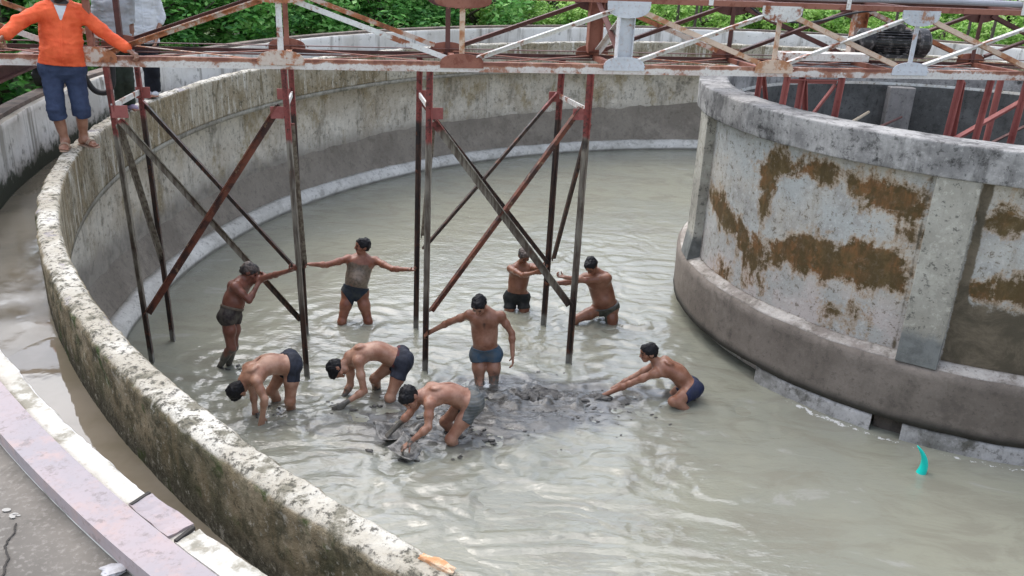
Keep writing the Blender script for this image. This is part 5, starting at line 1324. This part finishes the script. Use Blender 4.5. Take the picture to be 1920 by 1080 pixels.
SK_PALE = skin_mat("pale_brown_skin", (.46, .262, .18)); SK_PALE2 = skin_mat("pinkish_brown_skin", (.43, .24, .17)); SK_MUD = skin_mat("muddy_torso_skin", (.28, .120, .075), (.20, .155, .115))
SK_MID = skin_mat("medium_brown_skin", (.33, .170, .112))
person('pusher', "man in dark brown trunks braced against a slanting brace, water at his shins", SK_RED, (.92, .25, -.08), s=.90, belly=1.0, arch=.02, hairmat=m_hair_mud, trunks=dict(waist=.085, leg=.20, mat=m_tr_dark, band=m_band_tan), curlL=.95, curlR=.8, palmR=(.3, .2, .9), mud=dict(water=.75, wh=.5, all=.08, arms=[('R', .3)]), tache=.5)
person('spread', "man with muddy torso and navy briefs holding a pole in each outstretched hand", SK_MUD, (-.85, -.45, .18), (.10, .0, 1), s=.92, belly=1.08, build=1.08, trunks=dict(waist=.045, leg=.10, vee=.9, mat=m_tr_navy), curlR=.95, curlL=.95, mud=dict(torso=.80, water=.3, wh=.12, arms=[('L', .55), ('R', .25)]))
person('mid', "man in slate blue trunks looking down with one hand on a pole", SK_MID, (-.15, -.72, -.60), (-.12, -.55, .82), s=.96, belly=.92, build=1.0, trunks=dict(waist=.065, leg=.20, mat=m_tr_blue), curlR=.95, curlL=.35, mud=dict(water=.55, wh=.35, chesthair=.46, arms=[('L', .35)]))
person('old', "grey haired man in black shorts gripping the poles, thigh deep in water", SK_BRN, (.35, -.90, -.10), s=.90, belly=.85, hairmat=m_hair_mud, trunks=dict(waist=.055, leg=.42, mat=m_tr_black), curlR=.9, curlL=.9, mud=dict(water=.3, wh=.1, arms=[('R', .2)]), beard=.45)
person('lean', "man in olive briefs leaning to push a pole with one thigh stretched out", SK_BRN, (-.55, -.80, -.10), s=.95, belly=1.12, build=1.08, trunks=dict(waist=.035, leg=.12, vee=.6, mat=m_tr_olive, band=m_band_grey), curlR=.9, curlL=.9, mud=dict(water=.3, wh=.08))
person('bendA', "man in dark shorts bent double with black hair hanging down, nearest the left wall", SK_PALE, (-.25, .30, -.92), (-.72, -.52, -.42), s=.98, belly=.6, arch=.075, trunks=dict(waist=.07, leg=.42, mat=m_tr_slate, grow=.009, fold=.010), mud=dict(water=.3, wh=.12, arms=[('R', .4), ('L', .4)], all=.08))
person('bendB', "man in slate shorts with maroon waistband bent over reaching into the mud", SK_PALE, (-.35, -.30, -.88), (-.88, -.20, -.36), s=.98, belly=.6, arch=.075, trunks=dict(waist=.075, leg=.44, mat=m_tr_slate, grow=.009, fold=.010, band=m_band_red), mud=dict(water=.45, wh=.14, arms=[('R', .75), ('L', .75)], all=.08))
person('front', "young man in striped grey shorts bent over with metal scoops in his hands", SK_PALE2, (-.25, -.72, -.62), (-.62, -.42, .60), s=.98, belly=.6, arch=.05, hair='long', trunks=dict(waist=.07, leg=.45, mat=m_tr_stripe, grow=.009, fold=.010), curlR=.5, curlL=.5, palmR=(0, 0, -1), palmL=(0, 0, -1), mud=dict(water=.45, wh=.12, arms=[('R', .95), ('L', .6)], ar=.17, all=.08), tache=0)
person('reach', "man in deep blue shorts crouching low with both arms stretched along the sludge", SK_MID, (-.92, -.25, -.12), (-.15, .0, 1), s=.94, belly=.5, arch=.05, trunks=dict(waist=.07, leg=.50, mat=m_tr_deep, grow=.012, fold=.006), palmR=(0, 0, -1), palmL=(0, 0, -1), mud=dict(water=.3, wh=.06, arms=[('R', .5), ('L', .5)]))

# --- the dressed men on the wall
m_orange = cloth_mat("orange_shirt_cloth", (.80, .130, .045), (.66, .085, .028)); m_navy_short = cloth_mat("navy_cotton", (.040, .055, .105), (.024, .034, .068))
m_whitecloth = cloth_mat("white_cotton", (.64, .65, .66), (.50, .51, .53)); m_greycloth = cloth_mat("light_grey_cotton", (.36, .37, .38), (.28, .29, .30))
m_green_tr = cloth_mat("dark_green_cotton", (.030, .042, .030)); m_black_tr = cloth_mat("black_cotton", (.012, .014, .022))
M = Mat("tan_sandal"); m_sandal = M.done((.30, .20, .14), .7)
M = Mat("purple_shoe"); m_shoe_p = M.done((.30, .24, .34), .7)
M = Mat("grey_shoe"); m_shoe_g = M.done((.50, .50, .52), .7)
def crease(p): return (.016 * (np.abs(fbm(p * NX([5, 5, 13]), 3, 31)) - .2) + .009 * (np.abs(fbm(p * NX([12, 12, 26]), 2, 37)) - .2)).astype(np.float32)
def shirt(mat, grow, hem, sleeve, name="shirt", open_neck=True, bell=.10):
    def fn(P, root, place, torso, legs, up, left, fw, upl, upu, fl, fu, pel, neck, mid, chest, s, b, hd):
        F = Field(.008); torso(F); F.p = [p for p in F.p if not p[6]]
        F.cone(pel - upl * .02, mid, (.135 + bell * .2) * b, .140 * b, .05, (fl, .82)); F.cone(neck - upu * .03, neck + upu * .035, .068 * s, .058 * s, .03)
        for sd in 'RL':
            sh, el, wr = P['sh' + sd], P['el' + sd], P['wr' + sd]; F.ball(sh, .058 * b, .035); F.cone(sh, el, .054 * b, .048 * b, .03)
            if sleeve > 1: F.cone(el, el + (wr - el) * (sleeve - 1), .048 * b, .040 * b, .02)
        def clip(G):
            c = hem - (G - pel) @ upl
            nk = (G - neck) @ upu - .045 + (G - neck) @ fu * .55
            c = np.maximum(c, np.where(((G - neck) @ upu > -.06) & (np.abs((G - neck) @ left) < .09), nk, -1))
            if open_neck: c = np.maximum(c, np.where((G - neck) @ fu > .02, .055 + np.minimum((G - neck) @ upu, .03) * .36 - np.abs((G - neck) @ left), -1) )
            if sleeve <= 1:
                for sd in 'RL':
                    sh, el = P['sh' + sd], P['el' + sd]; d = nrm(el - sh); near = np.linalg.norm(G - (sh + el) / 2, axis=-1) < .24
                    c = np.maximum(c, np.where(near & (np.abs((G - pel) @ left) > .14), (G - sh) @ d - sleeve * np.linalg.norm(el - sh), -1))
            return c
        me, _ = F.mesh(name, grow=grow, clip=clip, noise=crease); place(me); o = obj(name, me, mat, root)
        if sleeve > 1:
            me, _ = F.mesh("placket", grow=grow + .004, clip=lambda G: np.maximum(np.maximum(clip(G), np.abs((G - pel) @ left) - .014), .02 - (G - pel) @ fl), noise=crease); place(me); obj("placket", me, mat, root)
        return o
    return fn
def trousers(mat, grow, waist, frac, shank, name, cuff=None):
    def fn(P, root, place, torso, legs, up, left, fw, upl, upu, fl, fu, pel, neck, mid, chest, s, b, hd):
        F = Field(.008)
        F.cone(P['hipR'] + upl * .02, P['hipL'] + upl * .02, .102 * b, .102 * b, .04, (fl, .95)); F.cone(pel, pel + upl * .14, .125 * b, .128 * b, .05, (fl, .80))
        for sd in 'RL':
            hp, kn, an = P['hip' + sd], P['kn' + sd], P['an' + sd]; F.ball(hp - fl * .05 * b, .084 * b, .035); F.cone(hp, kn, .080 * b, .066 * b, .012)
            F.cone(kn, kn + (an - kn) * shank, .066 * b, .062 * b, .012)
            if cuff:
                e = kn + (an - kn) * shank; d = nrm(an - kn); F.cone(e - d * .055, e - d * .01, .066 * b, .067 * b, .006)
        def clip(G):
            c = (G - pel) @ upl - waist
            for sd in 'RL':
                kn, an = P['kn' + sd], P['an' + sd]; d = nrm(an - kn); e = kn + (an - kn) * shank
                c = np.maximum(c, np.where(np.linalg.norm(G - e, axis=-1) < .16, np.minimum((G - e) @ d, .1), -1))
            return c
        me, _ = F.mesh(name, grow=grow, clip=clip, noise=lambda p: (.014 * (np.abs(fbm(p * NX([8, 8, 16]), 3, 51)) - .2)).astype(np.float32)); place(me); obj(name, me, mat, root)
    return fn
def shoes(mat, dirs, name):
    def fn(P, root, place, *a):
        for i, sd in enumerate('RL'):
            an = P['an' + sd]; f = nrm(np.array(dirs[i])); z = NX([0, 0, 1.]); g = NX([an[0], an[1], FEET_Z + .002])
            F = Field(.007)
            F.cone(g - f * .05 + z * .04, g + f * .12 + z * .034, .042, .040, .02, (z, .9)); F.cone(g - f * .03 + z * .06, an + z * .0, .044, .042, .02)
            me, _ = F.mesh(name, clip=lambda G: np.maximum(FEET_Z - .004 - G[..., 2], G[..., 2] - FEET_Z - .105)); place(me); obj(name, me, mat, root)
    return fn
def multi(*fs):
    def fn(*a):
        for f in fs: f(*a)
    return fn
def sandals(P, root, place, *a):
    dirs = (FD_R, FD_L)
    for i, sd in enumerate('RL'):
        an = P['an' + sd]; f = nrm(np.array(dirs[i])); z = NX([0, 0, 1.]); g = NX([an[0], an[1], FEET_Z]); l = np.cross(z, f)
        F = Field(.006); F.cone(g - f * .05, g + f * .16, .040, .043, .01, (z, .22)); F.cone(g + f * .03, g + f * .10, .040, .043, .01, (z, .22))
        me, _ = F.mesh("sandal_sole"); place(me); obj("sandal_sole", me, m_sandal, root)
        mb = MB()
        for dd in (.085, .11):
            pts = [g + f * dd + l * (.046 * math.cos(t)) + z * (.012 + .052 * math.sin(t)) for t in np.linspace(0, math.pi, 10)]; mb.tube([tuple(q - NX(root.location[:])) for q in pts], .007, 6)
        mb.build("sandal_strap", m_sandal, root, smooth=True)
def inner_tee(P, root, place, torso, legs, up, left, fw, upl, upu, fl, fu, pel, neck, mid, chest, s, b, hd):
    F = Field(.007); torso(F); F.p = [p for p in F.p if not p[6]]; F.cone(neck - upu * .05, neck + upu * .0, .060 * s, .054 * s, .03)
    me, _ = F.mesh("undershirt", grow=.002, clip=lambda G: np.maximum(np.maximum(np.maximum(np.abs((G - neck) @ left) - .055, -.15 - (G - neck) @ upu), .0 - (G - neck) @ fu), (G - neck) @ upu - .02 + (G - neck) @ fu * .35)); place(me); obj("undershirt", me, m_whitecloth, root)
FD_R, FD_L = (.35, -.93, 0), (.85, -.45, 0)
person('orange', "bearded man in orange shirt and rolled navy shorts standing on the tank wall", SK_MID, (.1, -.97, -.15), s=1.0, belly=1.15, build=1.06, curlR=.8, curlL=.7, palmL=(0, 0, -1), beard=1.0, feet=(FD_R, FD_L), outfit=multi(inner_tee, shirt(m_orange, .013, .005, 1.93), trousers(m_navy_short, .012, .055, 1, .30, "shorts", cuff=True), sandals))
person('grey', "man in light grey shirt and dark green trousers behind the bridge", SK_BRN, (.3, -.95, -.1), s=.95, belly=.9, feet=((.4, -.9, 0), (.75, -.6, 0)), outfit=multi(shirt(m_greycloth, .010, .0, .9, open_neck=False), trousers(m_green_tr, .008, .05, 1, .93, "trousers"), shoes(m_shoe_p, ((.4, -.9, 0), (.75, -.6, 0)), "shoe")))
person('white', "man in white shirt and black trousers with grey shoes behind the bridge", SK_TAN, (.3, -.95, -.1), s=.95, belly=.8, feet=((.1, -1, 0), (.3, -.95, 0)), outfit=multi(shirt(m_whitecloth, .010, -.02, 1.25, open_neck=False), trousers(m_black_tr, .008, .05, 1, .93, "trousers"), shoes(m_shoe_g, ((.1, -1, 0), (.3, -.95, 0)), "shoe")))
